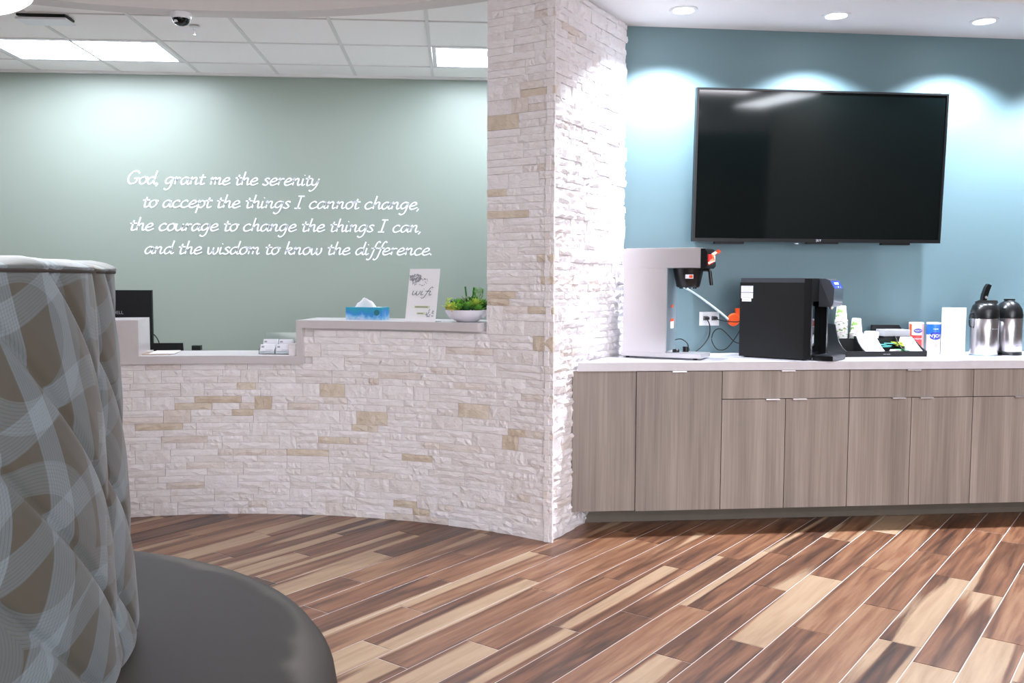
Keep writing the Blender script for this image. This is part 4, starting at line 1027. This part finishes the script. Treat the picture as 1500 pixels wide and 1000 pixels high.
# papers at the left end of the lower counter
p = pol(-.40, 2.98, LZc)
t = thing('clipboard', 'papers on a tan board at the left end of the lower counter', 'clipboard', p, .12)
bm = B(); abox(bm, -.13, .10, -.12, .13, 0, .004); obj('board', bm, mat('tan_board', (.42, .33, .26), .6), t)
bm = B(); abox(bm, -.02, .115, -.11, .12, .0042, .008); obj('sheets', bm, M['white'], t)
bm = B(); abox(bm, -.10, -.04, .09, .12, .0042, .012); obj('clip', bm, M['steel'], t, bevel=.002)

# desk equipment
t = thing('computer_monitor', 'black monitor seen from behind at the left end of the reception counter', 'monitor', (-2.19, 5.95, .74), .06)
bm = B(); abox(bm, -.24, .24, 0, .03, .19, .555); mb = obj('rear_shell', bm, M['black_m'], t, bevel=.006)
bm = B(); abox(bm, -.235, .235, .0302, .033, .195, .55); obj('screen', bm, M['screen'], t)
bm = B(); abox(bm, -.03, .03, .0, .025, .02, .19); obj('stand_neck', bm, M['black'], t)
bm = B(); lathe(bm, [(0, 0), (.12, 0), (.118, .012), (.03, .02), (0, .02)], 32); obj('stand_foot', bm, M['black'], t, True)
text_mesh('maker_mark', 'DELL', .030, M['greyink'], mb, (.03, -.0006, .41), (pi/2, 0, 0), .0004)
bm = B(); tube(bm, [(-1.958, 5.96, 1.015), (-1.93, 5.955, 1.00), (-1.905, 5.95, .95), (-1.915, 5.93, .88), (-1.97, 5.86, .80), (-2.04, 5.84, .7445)], .004, 8); tag(obj('monitor_cable', bm, M['black'], None, True), 'thin black cable hanging beside the black monitor', 'cable')
t = thing('laptop', 'black laptop lid edge showing above the lower counter', 'laptop', (-1.858, 5.95, .74), .04)
bm = B(); abox(bm, -.115, .115, 0, .17, 0, .016); obj('keyboard_base', bm, M['black_m'], t, bevel=.003)
bm = B(); yprism(bm, [(-.012, .016), (-.004, .016), (-.045, .218), (-.053, .218)], -.115, .115); obj('lid', bm, M['black_m'], t, bevel=.002)
t = thing('desk_phone', 'black desk phone just right of the laptop lid', 'phone', (-1.672, 5.98, .74), 0)
bm = B(); yprism(bm, [(0, 0), (.17, 0), (.17, .05), (.03, .165), (0, .165)], -.055, .055); obj('base', bm, M['black'], t, bevel=.004)
bm = B(); abox(bm, -.035, .02, -.005, .04, .166, .196); obj('handset', bm, M['black'], t, bevel=.008)

# ---------------------------------------------------------------- wall lettering
t = thing('wall_lettering', 'four lines of white script lettering on the sage reception wall', 'lettering', (0, 7.389, 0))
for s_, x0, x1, zb in (('God, grant me the serenity', -2.590, -1.085, 2.118), ('to accept the things I cannot change,', -2.470, -.275, 1.936), ('the courage to change the things I can,', -2.575, -.262, 1.752), ('and the wisdom to know the difference.', -2.465, -.175, 1.568)):
    tot = sum(GL[c][1] for c in s_); pos = 0
    for wd_ in s_.split(' '):
        wl = sum(GL[c][1] for c in wd_)
        bm = stroke_text(wd_, x0 + pos*(x1-x0)/tot, zb, .055, wl*(x1-x0)/tot, .0115); bmesh.ops.translate(bm, verts=bm.verts, vec=(0, -.0010, 0)); obj('word', bm, M['lettering'], t)
        pos += wl + GL[' '][1]

# ---------------------------------------------------------------- ceiling fittings
t = thing('dome_camera', 'small white dome camera under the curved header, above the lettering', 'camera', (-1.545, 5.335, 2.87))
bm = B(); lathe(bm, [(0, -.0002), (.054, -.0002), (.056, -.006), (.056, -.028), (.050, -.034), (0, -.034)], 36); obj('housing', bm, M['white_pl'], t, True)
bm = B(); lathe(bm, [(.048, -.0342), (.046, -.046), (.034, -.062), (.016, -.070), (0, -.072)], 32); obj('dome', bm, M['screen'], t, True)
bm = B(); lathe(bm, [(0, 0), (.012, 0), (.012, .01), (0, .01)], 16); o = obj('lens', bm, M['white_pl'], t, True); o.location = (-.018, -.032, -.058)
t = thing('sprinkler_head', 'tiny chrome sprinkler below the suspended ceiling, behind the dome camera', 'sprinkler', (-1.66, 6.02, LZ))
bm = B(); lathe(bm, [(0, .0), (.034, .0), (.030, -.006), (.012, -.010), (0, -.010)], 28); obj('escutcheon', bm, M['white_pl'], t, True)
bm = B(); lathe(bm, [(0, -.010), (.008, -.010), (.008, -.022), (.004, -.024), (.004, -.052), (.016, -.053), (.016, -.056), (0, -.056)], 16); obj('deflector', bm, M['steel'], t, True)
t = thing('air_diffuser', 'small square white air diffuser hanging just below the suspended ceiling', 'vent', (-2.52, 5.87, LZ), .0)
bm = B(); abox(bm, -.145, .145, -.07, .07, -.012, 0); obj('collar', bm, M['black_m'], t)
bm = B(); abox(bm, -.15, .15, -.075, .075, -.034, -.022); obj('plaque', bm, M['white_pl'], t, bevel=.004)
bm = B()
for x in (-.10, .10): abox(bm, x-.006, x+.006, -.006, .006, -.0222, -.012)
obj('hanger', bm, M['black_m'], t)
